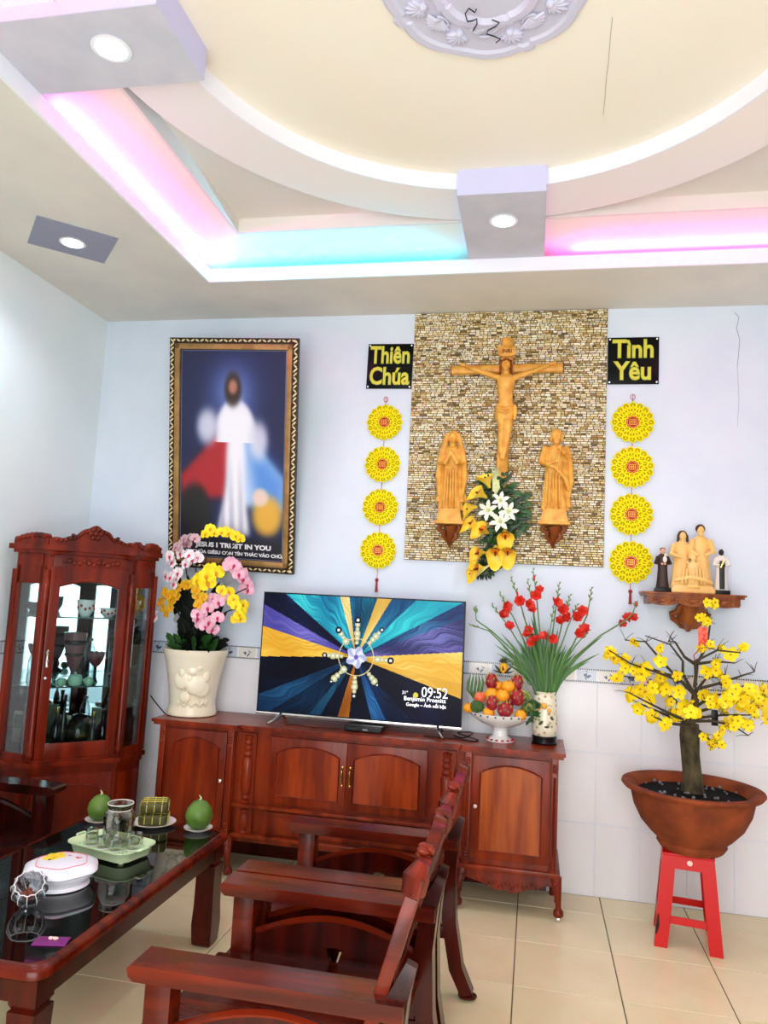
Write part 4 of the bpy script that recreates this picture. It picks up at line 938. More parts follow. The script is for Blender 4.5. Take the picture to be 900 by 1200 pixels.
def picture():
    W_, Hh = .87, 1.49
    t = thing('framed_picture', 'tall framed print in navy, white and red with gilt frame leaning from the wall', 'picture', (-1.953, -.034, 1.768))
    lean = math.asin(.30/Hh); M = TR(-1.953, -.034, 1.768)@rotm(0, math.radians(1.5), 0)@rotm(lean, 0, 0)
    gold = mat('gilt', (168, 130, 76), .45, .3, c2=(140, 104, 58), scale=14); dk = mat('dark_gilt', (46, 34, 18), .45, .3)
    h = W_/2; fw_ = .062
    sides = ((-h, -h+fw_, 0, Hh), (h-fw_, h, 0, Hh), (-h+fw_, h-fw_, 0, fw_), (-h+fw_, h-fw_, Hh-fw_, Hh))
    for (a, b, c, d) in sides: MB(M).box(a, b, -.022, .010, c, d, bev=.004).build('frame_side', dk, t)
    # raised leafy carving and plain inner gilt band
    i_ = h-fw_*.62
    for (a, b, c, d) in ((-i_-.0, -h+fw_+.012, fw_*.62, Hh-fw_*.62), (h-fw_-.012, i_, fw_*.62, Hh-fw_*.62), (-i_, i_, fw_*.62, fw_+.012), (-i_, i_, Hh-fw_-.012, Hh-fw_*.62)):
        MB(M).box(a, b, -.030, .0, c, d, bev=.005).build('gilt_band', gold, t)
    cv = MB(M); n = 58; k_ = 0
    gl = mat('gilt_carving', (232, 210, 160), .35, .4)
    for i in range(n):
        z = .02+(Hh-.04)*i/(n-1)
        for sx in (-1, 1): cv.ell((sx*(h-.018), -.024, z), (.006, .005, .014+.003*(i % 3)), 7, 5, R=rotm(0, .8*(1 if i % 3 else -1), 0))
    n = 26
    for i in range(n):
        x = -h+.03+(W_-.06)*i/(n-1)
        for z in (.018, Hh-.018): cv.ell((x, -.024, z), (.014, .005, .006), 7, 5, R=rotm(0, .5*(1 if i % 2 else -1), 0))
    cv.build('carving', gl, t, kind='stuff')
    MB(M).box(-h+fw_, h-fw_, -.012, .004, fw_, Hh-fw_).build('backing', BLACK, t, smooth=None)
    grid_print('print', -h+fw_+.018, h-fw_-.018, fw_+.016, Hh-fw_-.016, -.0125, 150, 270, picture_print, vcolmat('picture_print', .35), t, M)
    gb = mat('print_line', (120, 130, 170), .5); e = h-fw_-.018; q = MB(M)
    for (a, b, c, d) in ((-e, -e+.003, fw_+.016, Hh-fw_-.016), (e-.003, e, fw_+.016, Hh-fw_-.016), (-e, e, fw_+.016, fw_+.019), (-e, e, Hh-fw_-.019, Hh-fw_-.016)): q.box(a, b, -.0135, -.0125, c, d)
    q.build('border_line', gb, t, smooth=None)
    wt = mat('print_text', (235, 235, 240), .5)
    text_mesh('JESUS I TRUST IN YOU', .042, M@TR(.02, -.0135, .145)@STAND, 'caption', wt, t, .0003, offset=.0018, align='CENTER', sx=1.25)
    text_mesh('LẠY CHÚA GIÊSU CON TÍN THÁC VÀO CHÚA', .030, M@TR(.02, -.0135, .100)@STAND, 'caption', wt, t, .0003, offset=.0012, align='CENTER', sx=1.14)
picture()

# ------------------------------------------------------------------ word signs
def sign(label, x0, x1, z0, z1, lines, rot):
    c = Vector(((x0+x1)/2, -.006, (z0+z1)/2)); t = thing('word_sign', label, 'sign', c)
    M = Matrix.Translation(c)@rotm(0, rot, 0); w_, h = (x1-x0)/2, (z1-z0)/2
    MB(M).box(-w_, w_, -.004, .004, -h, h, bev=.001).build('board', mat('sign_black', (5, 6, 5), .25, spec=.2), t)
    q = MB(M)
    for sx in (-1, 1):
        for sz in (-1, 1): q.lathe([(0, 0), (.007, 0), (.006, .006), (0, .008)], 12, M=TR(sx*(w_-.012), -.004, sz*(h-.012), PI/2))
    q.build('screws', CHROME, t)
    yl = mat('sign_letters', (216, 210, 70), .35); ol = mat('sign_outline', (96, 120, 30), .4)
    for i, (tx, sx) in enumerate(lines):
        z = h*(.14-i*.94)
        text_mesh(tx, .160, M@TR(0, -.0052, z)@STAND, 'lettering_edge', ol, t, .0008, offset=.0065, align='CENTER', sx=sx)
        text_mesh(tx, .160, M@TR(0, -.0075, z)@STAND, 'lettering', yl, t, .0015, offset=.0035, align='CENTER', sx=sx)
sign('black sign reading Thiên Chúa left of the stone panel', -1.115, -.815, 2.985, 3.285, (('Thiên', .72), ('Chúa', .78)), math.radians(.5))
sign('black sign reading Tình Yêu right of the stone panel', .402, .702, 3.005, 3.30, (('Tình', .84), ('Yêu', .86)), math.radians(0))

# ------------------------------------------------------------------ strings of yellow rosettes
def rosette_meshes():
    ye = mat('rosette_yellow', (252, 236, 16), .5, spec=.2); yd = mat('rosette_shade', (188, 172, 6), .6, spec=.2)
    disc = MB().lathe([(0, .004), (.100, .004), (.102, .006), (.102, .010), (0, .012)], 36, wob=lambda a, z: 1+.05*math.cos(a*16)).mesh('disc', yd, 40)
    q = MB()
    for ring, (r, s_, n) in enumerate(((.090, .0165, 16), (.066, .0155, 14), (.047, .012, 12))):
        for k in range(n):
            a = 2*PI*k/n+ring*.2; L = [(0, 0, .012+.003*ring), ]
            M_ = Matrix.Rotation(a, 4, 'Z')@Matrix.Translation((r, 0, 0))
            q.tube([(s_*math.cos(b)*1.05, s_*math.sin(b), .014+.003*ring) for b in [2*PI*j/10 for j in range(11)]], .0036, 5, M_)
            q.ell((0, 0, .012+.003*ring), (s_*.45, s_*.3, .004), 6, 4, M=M_)
    pet = q.mesh('petals', ye, 50)
    red = MB().lathe([(0, .012), (.038, .012), (.039, .02), (0, .022)], 28).mesh('red_centre', mat('rosette_red', (176, 16, 12), .5), 40)
    gs = MB(); gs.tube([(.028*math.cos(b), .028*math.sin(b), .022) for b in [2*PI*j/24 for j in range(25)]], .0022, 5)
    for (a, b, c, d) in ((-.018, .018, .011, .015), (-.018, .018, -.015, -.011), (-.018, -.014, -.015, .015), (.014, .018, -.015, .015), (-.006, -.002, -.015, .015), (.004, .008, -.013, .013), (-.014, .014, -.002, .002)):
        gs.box(a, b, c, d, .021, .025)
    gd = gs.mesh('gold_character', mat('rosette_gold', (240, 170, 70), .35, .3), 30)
    return disc, pet, red, gd
ROS = rosette_meshes()
def string_of(label, x, zs, ztop, zbot, sc, tas):
    t = thing('rosette_string', label, 'wall decoration', (x, -.002, ztop))
    up = Matrix.Rotation(PI/2, 4, 'X')
    MB().tube([(x, -.006, ztop), (x, -.005, zbot)], .0016, 5).build('cord', mat('string_red', (190, 30, 30), .6), t)
    MB().tube([(x-.014*math.sin(a), -.008, ztop+.0-.016+.018*math.cos(a)) for a in [i*.6 for i in range(11)]], .0018, 5).build('bow', MATS['string_red'], t)
    for i, z in enumerate(zs):
        M = Matrix.Translation((0, 0, z-ztop))@up@Matrix.Rotation(.1*i, 4, 'Z')@Matrix.Scale(sc, 4)
        d = inst('rosette', ROS[1], t, M)
        for n, me in (('backing', ROS[0]), ('red_centre', ROS[2]), ('gold_character', ROS[3])):
            inst(n, me, d, Matrix.Rotation(-.1*i, 4, 'Z') if n != 'backing' else None)
    MB().ell((x, -.012, zbot+.045), (.012, .010, .013), 10, 6).tube([(x, -.010, zbot+.035), (x, -.010, zbot-.03)], [.006, .010], 8).build('tassel', mat('tassel_red', (150, 40, 34), .6), t)
string_of('string of four yellow rosettes hanging left of the stone panel', -.98, (2.76, 2.485, 2.208, 1.932), 2.93, 1.70, 1.08, 1)
string_of('string of four yellow rosettes hanging right of the stone panel', .553, (2.765, 2.49, 2.203, 1.918), 2.94, 1.70, 1.16, 1)

# ------------------------------------------------------------------ carved figures
FIGW = mat('figure_wood', (234, 176, 76), .45, c2=(206, 140, 48), scale=16, bump=.15); FIGD = wood('bracket_wood', (160, 88, 36), (104, 44, 14), .35, .2); FIGY = mat('figure_cream', (248, 204, 130), .5, c2=(238, 188, 106), scale=8)
def robe(q, c, h, w0, w1, d, seg=28, folds=9, amp=.06, rot=0, lean=0):
    # standing robe body from hem (c) up to the shoulders
    prof = [(0, 1.0), (.06, .98), (.2, .9), (.4, .84), (.55, .80), (.68, .86), (.8, .96), (.9, .92), (.96, .6), (1.0, .25)]
    rings = []
    for t_, k in prof:
        ring = []
        for i in range(seg):
            a = 2*PI*i/seg; f = 1+amp*(1-t_)*math.cos(a*folds+t_*3)
            w_ = (w0*(1-t_)+w1*t_)*k; ring.append((c[0]+math.cos(a)*w_*f+lean*t_, c[1]+math.sin(a)*w_*d*f, c[2]+h*t_))
        rings.append(ring)
    q.loft(rings)
def head(q, c, r, hair=None, beard=False):
    q.ell(c, (r*.82, r*.9, r*1.12), 14, 10); q.ell((c[0], c[1]-r*.92, c[2]-r*.05), (r*.14, r*.2, r*.25), 6, 5)
    for s_ in (-1, 1): q.ell((c[0]+s_*r*.3, c[1]-r*.72, c[2]+r*.22), (r*.22, r*.16, r*.08), 6, 4)
    if beard: q.ell((c[0], c[1]-r*.5, c[2]-r*.85), (r*.55, r*.5, r*.6), 10, 6)
    q.tube([(c[0], c[1]+r*.15, c[2]-r*.7), (c[0], c[1]+r*.2, c[2]-r*1.6)], [r*.5, r*.62], 8)
def wall_bracket(t, x, z, w_, m):
    MB().prism([(x-w_, z), (x+w_, z), (x+w_*.8, z+.075), (x-w_*.8, z+.075)], -.135, -.022, 'xz').build('plinth', FIGW, t)
    MB().box(x-w_*1.15, x+w_*1.15, -.145, -.022, z-.016, z+.002, bev=.004).build('ledge', FIGW, t)
    q = MB().tube([(x, -.06, z-.016), (x+.008, -.05, z-.06), (x-.006, -.04, z-.10), (x, -.03, z-.15)], [.042, .034, .024, .008], 10)
    for s_ in (-1, 1): q.tube([(x+s_*.06, -.07, z-.02), (x+s_*.065, -.07, z-.045), (x+s_*.045, -.065, z-.06), (x+s_*.03, -.06, z-.045), (x+s_*.04, -.05, z-.085), (x+s_*.01, -.045, z-.12)], [.016, .018, .014, .013, .016, .009], 7)
    q.build('carved_bracket', FIGD, t)
def mary():
    x = -.525; t = thing('mary_statue', 'carved wooden statue of a veiled woman praying, on a bracket left of the cross', 'statue', (x, -.03, 2.13))
    wall_bracket(t, x, 2.12, .078, FIGW)
    z = 2.193; q = MB(); c = (x, -.085, z); robe(q, c, .40, .075, .060, .62, amp=.12)
    robe(q, (x, -.070, z+.05), .36, .092, .070, .50, folds=9, amp=.16)
    head(q, (x, -.100, z+.447), .033); q.ell((x, -.070, z+.458), (.037, .034, .046), 14, 10)
    for s_ in (-1, 1):
        q.tube([(x+s_*.055, -.085, z+.385), (x+s_*.072, -.10, z+.29), (x+s_*.035, -.145, z+.285), (x+s_*.006, -.155, z+.335)], [.022, .024, .017, .009], 8)
        q.tube([(x+s_*.072, -.09, z+.33), (x+s_*.080, -.09, z+.2), (x+s_*.072, -.09, z+.09)], [.018, .022, .010], 8)
        q.ell((x+s_*.006, -.157, z+.345), (.006, .007, .020), 8, 6)
        q.tube([(x+s_*.03, -.085, z+.48), (x+s_*.045, -.09, z+.43), (x+s_*.055, -.09, z+.37)], [.014, .017, .018], 8)
    for k in range(5): q.tube([(x-.03+.015*k, -.138, z+.25), (x-.034+.017*k, -.135, z+.12), (x-.038+.019*k, -.135, z+.01)], .0055, 6)
    fused(q, 'figure', FIGW, t, .0028, smoothit=0)
mary()
def joseph():
    x = .10; t = thing('joseph_statue', 'carved wooden statue of a bearded man on a bracket right of the cross', 'statue', (x, -.03, 2.14))
    wall_bracket(t, x, 2.135, .082, FIGW)
    z = 2.207; q = MB(); robe(q, (x, -.085, z), .40, .078, .064, .62, folds=9, amp=.14); robe(q, (x+.012, -.078, z+.02), .38, .082, .075, .5, folds=6, amp=.1)
    head(q, (x+.004, -.100, z+.447), .037, beard=True); q.ell((x+.004, -.086, z+.462), (.038, .036, .036), 12, 8)
    for s_ in (-1, 1): q.ell((x+.004+s_*.032, -.09, z+.435), (.010, .018, .024), 8, 6)
    q.tube([(x-.058, -.085, z+.385), (x-.078, -.10, z+.29), (x-.04, -.14, z+.27), (x+.0, -.155, z+.29)], [.022, .024, .017, .010], 8)
    q.tube([(x+.06, -.085, z+.385), (x+.078, -.11, z+.32), (x+.05, -.145, z+.34), (x+.022, -.152, z+.365)], [.022, .022, .016, .010], 8)
    q.ell((x+.018, -.158, z+.372), (.012, .009, .014), 8, 6); q.ell((x+.004, -.16, z+.29), (.014, .009, .012), 8, 6)
    q.tube([(x-.05, -.13, z+.27), (x+.0, -.148, z+.25), (x+.06, -.13, z+.19), (x+.085, -.11, z+.12)], [.012, .013, .014, .012], 8)
    q.tube([(x+.085, -.09, z+.32), (x+.095, -.09, z+.18), (x+.085, -.09, z+.08)], [.016, .019, .009], 8)
    q.tube([(x+.03, -.165, z+.39), (x+.02, -.165, z+.30), (x+.01, -.16, z+.2)], .004, 6)
    for k in range(5): q.tube([(x-.045+.017*k, -.138, z+.22), (x-.047+.019*k, -.133, z+.1), (x-.05+.021*k, -.135, z+.01)], .0055, 6)
    fused(q, 'figure', FIGW, t, .0028, smoothit=0)
joseph()
def crucifix():
    x = -.208; t = thing('crucifix', 'large carved wooden crucifix in the middle of the stone panel', 'crucifix', (x, -.02, 2.33))
    MB().tube([(x-.014, -.052, 2.32), (x-.004, -.052, 2.8), (x, -.052, 3.288)], [.040, .040, .042], 10, flat=.75).build('upright', FIGW, t)
    MB().tube([(x-.345, -.052, 3.088), (x-.1, -.052, 3.094), (x+.34, -.052, 3.098)], [.036, .034, .036], 12, flat=.8).build('crossbeam', FIGW, t)
    for s_ in (-1, 1): MB().lathe([(0, 0), (.034, 0), (.034, .004), (0, .005)], 16, M=TR(x+s_*.345-.002, -.052, 3.088 if s_ < 0 else 3.098, 0, s_*PI/2)).build('beam_end', FIGD, t)
    sc = MB().prism([(x-.052, 3.165), (x-.02, 3.158), (x+.02, 3.16), (x+.055, 3.172), (x+.05, 3.225), (x+.02, 3.212), (x-.02, 3.218), (x-.06, 3.232)], -.108, -.088, 'xz').build('scroll_plate', FIGW, t)
    text_mesh('INRI', .032, TR(x-.001, -.1095, 3.182)@STAND, 'lettering', FIGD, sc, .001, align='CENTER', offset=.001)
    q = MB(); y = -.105
    # body hanging: arms up along the beam, legs together, knees slightly bent to one side
    q.loft([[(x+cx_+math.cos(2*PI*i/16)*w_, y+dy+math.sin(2*PI*i/16)*w_*.62, z) for i in range(16)] for (z, w_, cx_, dy) in ((2.80, .046, .006, 0), (2.84, .052, .004, 0), (2.88, .042, 0, 0), (2.93, .046, -.002, -.004), (2.98, .056, -.002, -.006), (3.02, .055, -.002, 0), (3.045, .03, -.002, 0))])
    for s_ in (-1, 1):
        q.tube([(x+s_*.045, y, 3.022), (x+s_*.12, y, 3.048), (x+s_*.19, y+.005, 3.075), (x+s_*.255, y+.015, 3.105)], [.020, .017, .014, .009], 8)
        q.ell((x+s_*.27, y+.015, 3.113), (.016, .008, .010), 8, 6)
        for k in range(4): q.tube([(x+s_*.278, y+.012, 3.108+.004*k), (x+s_*(.292+.003*(k % 2)), y+.004, 3.114+.005*k)], .0035, 5)
        q.tube([(x+s_*.024, y, 2.83), (x+s_*.020+.004, y-.028, 2.70), (x+s_*.012-.006, y-.008, 2.59), (x+s_*.008-.006, y-.015, 2.535)], [.034, .024, .019, .011], 10)
        q.tube([(x+s_*.007-.006, y-.018, 2.54), (x+s_*.005-.006, y-.034, 2.505)], [.012, .010], 8)
    q.tube([(x-.002, y, 3.03), (x-.002, y-.012, 3.075)], .017, 8); q.ell((x-.004, y-.022, 3.10), (.028, .030, .036), 12, 10); q.ell((x-.004, y-.04, 3.072), (.015, .014, .018), 8, 6)
    q.ell((x-.004, y-.052, 3.098), (.005, .006, .009), 6, 5)
    fused(q, 'figure', FIGW, t, .0028, smoothit=1)
    h = MB(); h.ell((x-.004, y-.012, 3.112), (.033, .03, .032), 12, 8)
    for s_ in (-1, 1): h.tube([(x-.004+s_*.026, y-.02, 3.11), (x-.004+s_*.032, y-.018, 3.08), (x-.004+s_*.034, y-.02, 3.045)], [.011, .010, .006], 6)
    h.build('hair', FIGD, t)
    c_ = MB()
    for k in range(2): c_.tube([(x-.004+.034*math.cos(a), y-.014+.031*math.sin(a), 3.122+.006*math.sin(a*4+k*2)) for a in [2*PI*i/20 for i in range(21)]], .004, 5)
    c_.build('crown_of_thorns', FIGD, t)
    l = MB(); l.loft([[(x+.004+math.cos(2*PI*i/20)*w_*(1+.06*math.cos(i*1.9)), y-.006+math.sin(2*PI*i/20)*w_*.68, z) for i in range(20)] for (z, w_) in ((2.755, .055), (2.79, .064), (2.83, .062), (2.85, .056))])
    l.tube([(x+.055, y-.03, 2.84), (x+.062, y-.035, 2.80), (x+.058, y-.03, 2.75)], [.012, .016, .007], 7)
    for k in range(3): l.tube([(x-.05, y-.035, 2.84-.016*k), (x, y-.056, 2.825-.02*k), (x+.05, y-.035, 2.84-.012*k)], .005, 5)
    l.build('loincloth', FIGW, t, 60)
crucifix()

# ------------------------------------------------------------------ wall bouquet under the cross
def leaf_blade(q, base, tip, w_, bend=(0, 0, 0), n=5, thick=0, fold=.25):
    base, tip, bend = Vector(base), Vector(tip), Vector(bend); d = tip-base; side = d.cross(Vector((0, -1, 0)))
    if side.length < 1e-4: side = Vector((1, 0, 0))
    side.normalize(); nrm = side.cross(d).normalized(); vs = []
    for i in range(n+1):
        s_ = i/n; p = base+d*s_+bend*math.sin(PI*s_); k = w_*math.sin(PI*min(1, .12+s_*.88))**.8 if i < n else 0
        vs += [p-side*k, p+nrm*k*fold, p+side*k]
    fs = []
    for i in range(n): a = i*3; fs += [(a, a+1, a+4, a+3), (a+1, a+2, a+5, a+4)]
    q.add(vs, fs)
LEAFG = mat('leaf_green', (44, 92, 34), .4, c2=(24, 58, 22), scale=14); LEAFD = mat('leaf_dark', (14, 30, 16), .45, c2=(26, 52, 26), scale=14); LEAFL = mat('leaf_light', (96, 144, 60), .45)
def bouquet():
    t = thing('wall_bouquet', 'hanging bouquet of yellow callas and white lilies at the foot of the cross', 'bouquet', (-.23, -.03, 2.1))
    rs = random.Random(4); Y = -.06
    def P(cx_, cy_, Y_=Y): return at(500+cx_/3.87, 380+cy_/3.87, Y_)
    lf, ld = MB(), MB()
    cpath = [(290, 680), (300, 760), (310, 840), (330, 900), (310, 980), (290, 1050), (250, 1110)]
    for k in range(300):
        s_ = rs.random()*(len(cpath)-1); i = int(s_); f = s_-i; a = cpath[i]; b = cpath[min(i+1, 6)]; cx_, cy_ = a[0]+(b[0]-a[0])*f, a[1]+(b[1]-a[1])*f
        base = P(cx_+rs.uniform(-35, 75), cy_+rs.uniform(-30, 30), -.035-rs.random()*.04); spread = (1.1 if 720 < cy_ < 960 else .6)
        ang = rs.uniform(-.9, PI+.9) if rs.random() < .5 else rs.uniform(0, 2*PI); L = rs.uniform(.05, .115)*spread*(1.15 if math.cos(ang) > 0 else .8)
        tip = base+Vector((math.cos(ang)*L, -rs.uniform(.0, .045), math.sin(ang)*L*.9)); leaf_blade(lf if k % 3 else ld, base, tip, rs.uniform(.008, .016), (0, -.01, 0), 4)
    for k in range(34):      # sprays at the right edge
        base = P(430+rs.uniform(-20, 10), 830+rs.uniform(-60, 110), -.05); a = rs.uniform(-.5, .9); tip = base+Vector((math.cos(a)*.065, -.01, math.sin(a)*.05)); leaf_blade(lf, base, tip, .010, (0, -.008, 0), 3)
    lf.build('leaves', LEAFG, t, 60, kind='stuff'); ld.build('dark_leaves', LEAFD, t, 60, kind='stuff')
    # calla: a flaring spathe with a pointed tip and a dark throat
    ym = mat('calla_yellow', (254, 230, 96), .5, c2=(250, 206, 44), scale=30, spec=.2); wm = mat('lily_white', (248, 248, 230), .45); th = mat('calla_throat', (120, 50, 30), .5); gr = mat('lily_green', (200, 214, 120), .5)
    q = MB(); seg = 16; rings = []
    for j, (s_, r) in enumerate(((0, .006), (.25, .009), (.5, .015), (.75, .023), (1.0, .033))):
        rings.append([(math.cos(a)*r*(1+.0*s_), math.sin(a)*r*.8-(.030*s_*s_ if math.sin(a) < -.5 else 0)*(-math.sin(a)), s_*.055+(.022*s_*s_*(-math.sin(a))**3 if math.sin(a) < 0 else -.006*s_*math.sin(a))) for a in [2*PI*i/seg for i in range(seg)]])
    q.loft(rings, caps=False); cal = q.mesh('calla', ym, 70); spad = MB().tube([(0, 0, .01), (0, -.003, .035), (0, -.006, .052)], [.004, .005, .003], 7).mesh('spadix', th, 60)
    throat = MB().lathe([(0, .034), (.015, .037), (.013, .032), (0, .03)], 14, sy=.8).mesh('throat', mat('calla_deep', (226, 130, 20), .5), 60)
    for (cx_, cy_, ang, s_, tilt) in ((278, 722, 20, 1.25, .5), (255, 775, 60, 1.3, .6), (208, 830, 100, 1.1, .35), (222, 908, 70, 1.25, .6), (265, 938, 60, 1.35, 1.0), (355, 945, -170, 1.3, .9), (313, 1018, 180, 1.35, 1.0), (370, 1018, 175, 1.3, 1.0), (248, 1035, 95, 1.2, .7), (248, 1105, 95, 1.35, .7), (205, 1125, 110, .8, .4)):
        p = P(cx_, cy_, -.115); a = math.radians(ang)
        d = Vector((-math.sin(a)*.8, -tilt, math.cos(a)*.8)); M = Matrix.Translation(p-root_off(t)-d.normalized()*.03)@aim(d, 0)@Matrix.Rotation(-a*.0+PI*0, 4, 'Z')@Matrix.Scale(s_*1.25, 4)
        o = inst('calla', cal, t, M); inst('throat', throat, o); inst('spadix', spad, o)
    q = MB()
    for k in range(6):
        a = k*PI/3; b = []
        for (r, w_, z) in ((.004, .003, .0), (.018, .011, .010), (.036, .012, .018), (.050, .006, .018), (.058, .0, .012)):
            for sg in (-1, 0, 1): b.append((math.cos(a)*r-math.sin(a)*w_*sg, math.sin(a)*r+math.cos(a)*w_*sg, z-(.004 if sg == 0 else 0)))
        q.add(b, [(i*3+s_, i*3+s_+1, i*3+s_+4, i*3+s_+3) for i in range(4) for s_ in (0, 1)])
    lil = q.mesh('lily', wm, 60); q = MB()
    for k in range(5): q.tube([(0, 0, 0), (math.cos(k*1.256)*.012, math.sin(k*1.256)*.012, .028)], .0013, 4).ell((math.cos(k*1.256)*.012, math.sin(k*1.256)*.012, .029), (.003, .003, .002), 5, 4)
    q.ell((0, 0, .006), (.008, .008, .005), 8, 5); sta = q.mesh('stamens', gr, 60)
    for (cx_, cy_, s_) in ((335, 800, 1.0), (280, 845, 1.15), (373, 850, 1.1), (335, 896, 1.2)):
        p = P(cx_, cy_, -.135)-root_off(t); o = inst('lily', lil, t, Matrix.Translation(p)@aim((rs.uniform(-.3, .3), -1, rs.uniform(-.1, .4)), rs.random()*2)@Matrix.Scale(s_, 4)); inst('stamens', sta, o)
    g = MB()
    for k in range(9): g.tube([P(300+4*k, 790-5*k, -.09), P(300+3.5*k, 720, -.10), P(296+4*k, 640+10*(k % 3), -.10)], [.003, .0028, .001], 5)
    for k in range(7): g.tube([P(350-5*k, 1010, -.10), P(325-6*k, 1060+5*k, -.12), P(270-8*k, 1100+8*k, -.11), P(205-2*k, 1095+6*k, -.09)], [.002, .003, .0028, .001], 5)
    g.build('pale_grasses', mat('pale_grass', (226, 230, 170), .5), t, kind='stuff')
    tf = MB()
    for k in range(14): b = P(225+5*k, 1135+rs.uniform(-8, 4), -.06); leaf_blade(tf, b, b+Vector((rs.uniform(-.02, .02), -.01, -.035)), .006, n=3)
    tf.build('trailing_leaves', LEAFD, t, kind='stuff')
bouquet()

# ------------------------------------------------------------------ shelf with holy figures
def shelf():
    xc, x0, x1, z = .872, .60, 1.145, 1.748
    t = thing('wall_shelf', 'carved brown wall shelf on a scrolled bracket above the flowering tree', 'shelf', (xc, 0, z))
    MB().box(x0, x1, -.215, -.001, z-.012, z, bev=.004).box(x0+.01, x1-.01, -.205, -.001, z-.024, z-.012).build('board', FIGD, t)
    n = 30; pts = [(x0+.03, z-.024), (x1-.03, z-.024)]+[((x1-.03)-(x1-x0-.06)*k/n, z-.062-.014*abs(math.sin(PI*k/n*3))) for k in range(n+1)]
    f = MB().prism(pts, -.195, -.178, 'xz').build('front_apron', FIGD, t)
    for x in (x0+.03, x1-.047): MB().box(x, x+.017, -.178, -.002, z-.07, z-.024).build('side_apron', FIGD, t)
    q = MB()
    for k in range(25):
        x = x0+.05+(x1-x0-.1)*k/24; q.ell((x, -.198, z-.046+.008*math.sin(k*2.1)), (.012, .005, .008), 8, 5, R=rotm(0, k, 0))
    for x in (x0+.11, xc, x1-.11): q.ell((x, -.20, z-.045), (.02, .006, .014), 10, 6)
    q.build('carving', wood('carved_gold', (168, 96, 44), (110, 52, 20), .35, .2), f)
    b = MB(); b.tube([(xc, -.09, z-.024), (xc+.004, -.085, z-.09), (xc-.01, -.06, z-.15), (xc, -.03, z-.215)], [.075, .06, .06, .012], 12)
    for s_ in (-1, 1): b.tube([(xc+s_*.05, -.10, z-.07), (xc+s_*.07, -.09, z-.11), (xc+s_*.10, -.08, z-.12), (xc+s_*.095, -.07, z-.145), (xc+s_*.06, -.06, z-.16), (xc+s_*.04, -.05, z-.185), (xc, -.04, z-.2)], [.018, .02, .018, .014, .02, .018, .010], 8)
    for k in range(8): b.ell((xc-.03+.02*(k % 4), -.125+.02*(k//4), z-.09-.04*(k//4)), (.012, .008, .014), 8, 5)
    b.build('carved_bracket', FIGD, t)
    ZB = z+.0005; Y = -.115
    # family group in pale wood
    xf = .875; g = thing('family_statue', 'pale yellow statue of a couple with a child at the middle of the shelf', 'statue', (xf, Y, ZB))
    q = MB(); q.prism([(xf-.115, ZB), (xf+.115, ZB), (xf+.118, ZB+.02), (xf+.1, ZB+.045), (xf-.1, ZB+.045), (xf-.118, ZB+.02)], Y-.05, Y+.05, 'xz')
    robe(q, (xf-.055, Y+.01, ZB+.03), .275, .06, .048, .62, folds=7, amp=.1); robe(q, (xf+.05, Y+.015, ZB+.03), .305, .064, .05, .62, folds=7, amp=.1)
    robe(q, (xf+.0, Y-.03, ZB+.03), .15, .05, .028, .6, folds=6, amp=.1); head(q, (xf+.002, Y-.035, ZB+.20), .019)
    head(q, (xf-.05, Y-.005, ZB+.325), .023); head(q, (xf+.047, Y-.0, ZB+.362), .025, beard=True)
    for s_ in (-1, 1):
        q.tube([(xf-.055+s_*.04, Y, ZB+.275), (xf-.06+s_*.055, Y-.02, ZB+.22), (xf-.04+s_*.02, Y-.045, ZB+.20)], [.016, .017, .009], 8); q.tube([(xf+.05+s_*.045, Y, ZB+.305), (xf+.05+s_*.06, Y-.02, ZB+.24), (xf+.045+s_*.015, Y-.05, ZB+.215)], [.017, .018, .009], 8)
        q.tube([(xf+s_*.02, Y-.035, ZB+.165), (xf+s_*.04, Y-.05, ZB+.18)], [.009, .006], 7)
    for k in range(7): q.tube([(xf-.05+.016*k, Y-.062, ZB+.14), (xf-.065+.021*k, Y-.06, ZB+.05)], .005, 6)
    q.tube([(xf-.1, Y-.04, ZB+.07), (xf-.02, Y-.06, ZB+.09), (xf+.06, Y-.06, ZB+.075), (xf+.1, Y-.04, ZB+.06)], .012, 8)
    fused(q, 'figures', FIGY, g, .0028, smoothit=1)
    hr = mat('hair_brown', (60, 28, 16), .6)
    for (a, b_, r, par) in ((xf-.05, ZB+.332, .027, 0), (xf+.047, ZB+.371, .027, 1), (xf+.002, ZB+.207, .019, 2)):
        h = MB().ell((a, Y+.008, b_), (r, r*.9, r*1.0), 12, 8)
        if par == 0: h.tube([(a-r*.8, Y+.0, b_), (a-r, Y+.0, b_-.04)], [.009, .006], 6).tube([(a+r*.8, Y, b_), (a+r, Y, b_-.04)], [.009, .006], 6)
        h.build('hair', hr, g)
    # small saints
    def saint(x, lab, dark, scap, skin, h, name):
        s_ = thing(name, lab, 'statue', (x, Y-.01, ZB)); y = Y-.01
        MB().box(x-.042, x+.042, y-.035, y+.035, ZB, ZB+.024, bev=.003).build('base', BLACK, s_)
        q = MB(); robe(q, (x, y, ZB+.022), h*.76, .034, .030, .6, folds=6, amp=.08)
        for sg in (-1, 1):
            q.tube([(x+sg*.025, y, ZB+h*.76), (x+sg*.038, y-.012, ZB+h*.62), (x+sg*.014, y-.032, ZB+h*.60)], [.011, .012, .007], 8)
        q.build('robe', dark, s_, 60)
        w_ = MB(); w_.loft([[(x+a, y-.026-.004*math.cos(a*60), z) for a in (-.013, -.004, .004, .013)]+[(x+a, y-.016, z) for a in (.013, -.013)] for z in (ZB+.03, ZB+h*.4, ZB+h*.7)]); w_.build('scapular', scap, s_, 60)
        hq = MB(); head(hq, (x, y-.004, ZB+h*.88), .017)
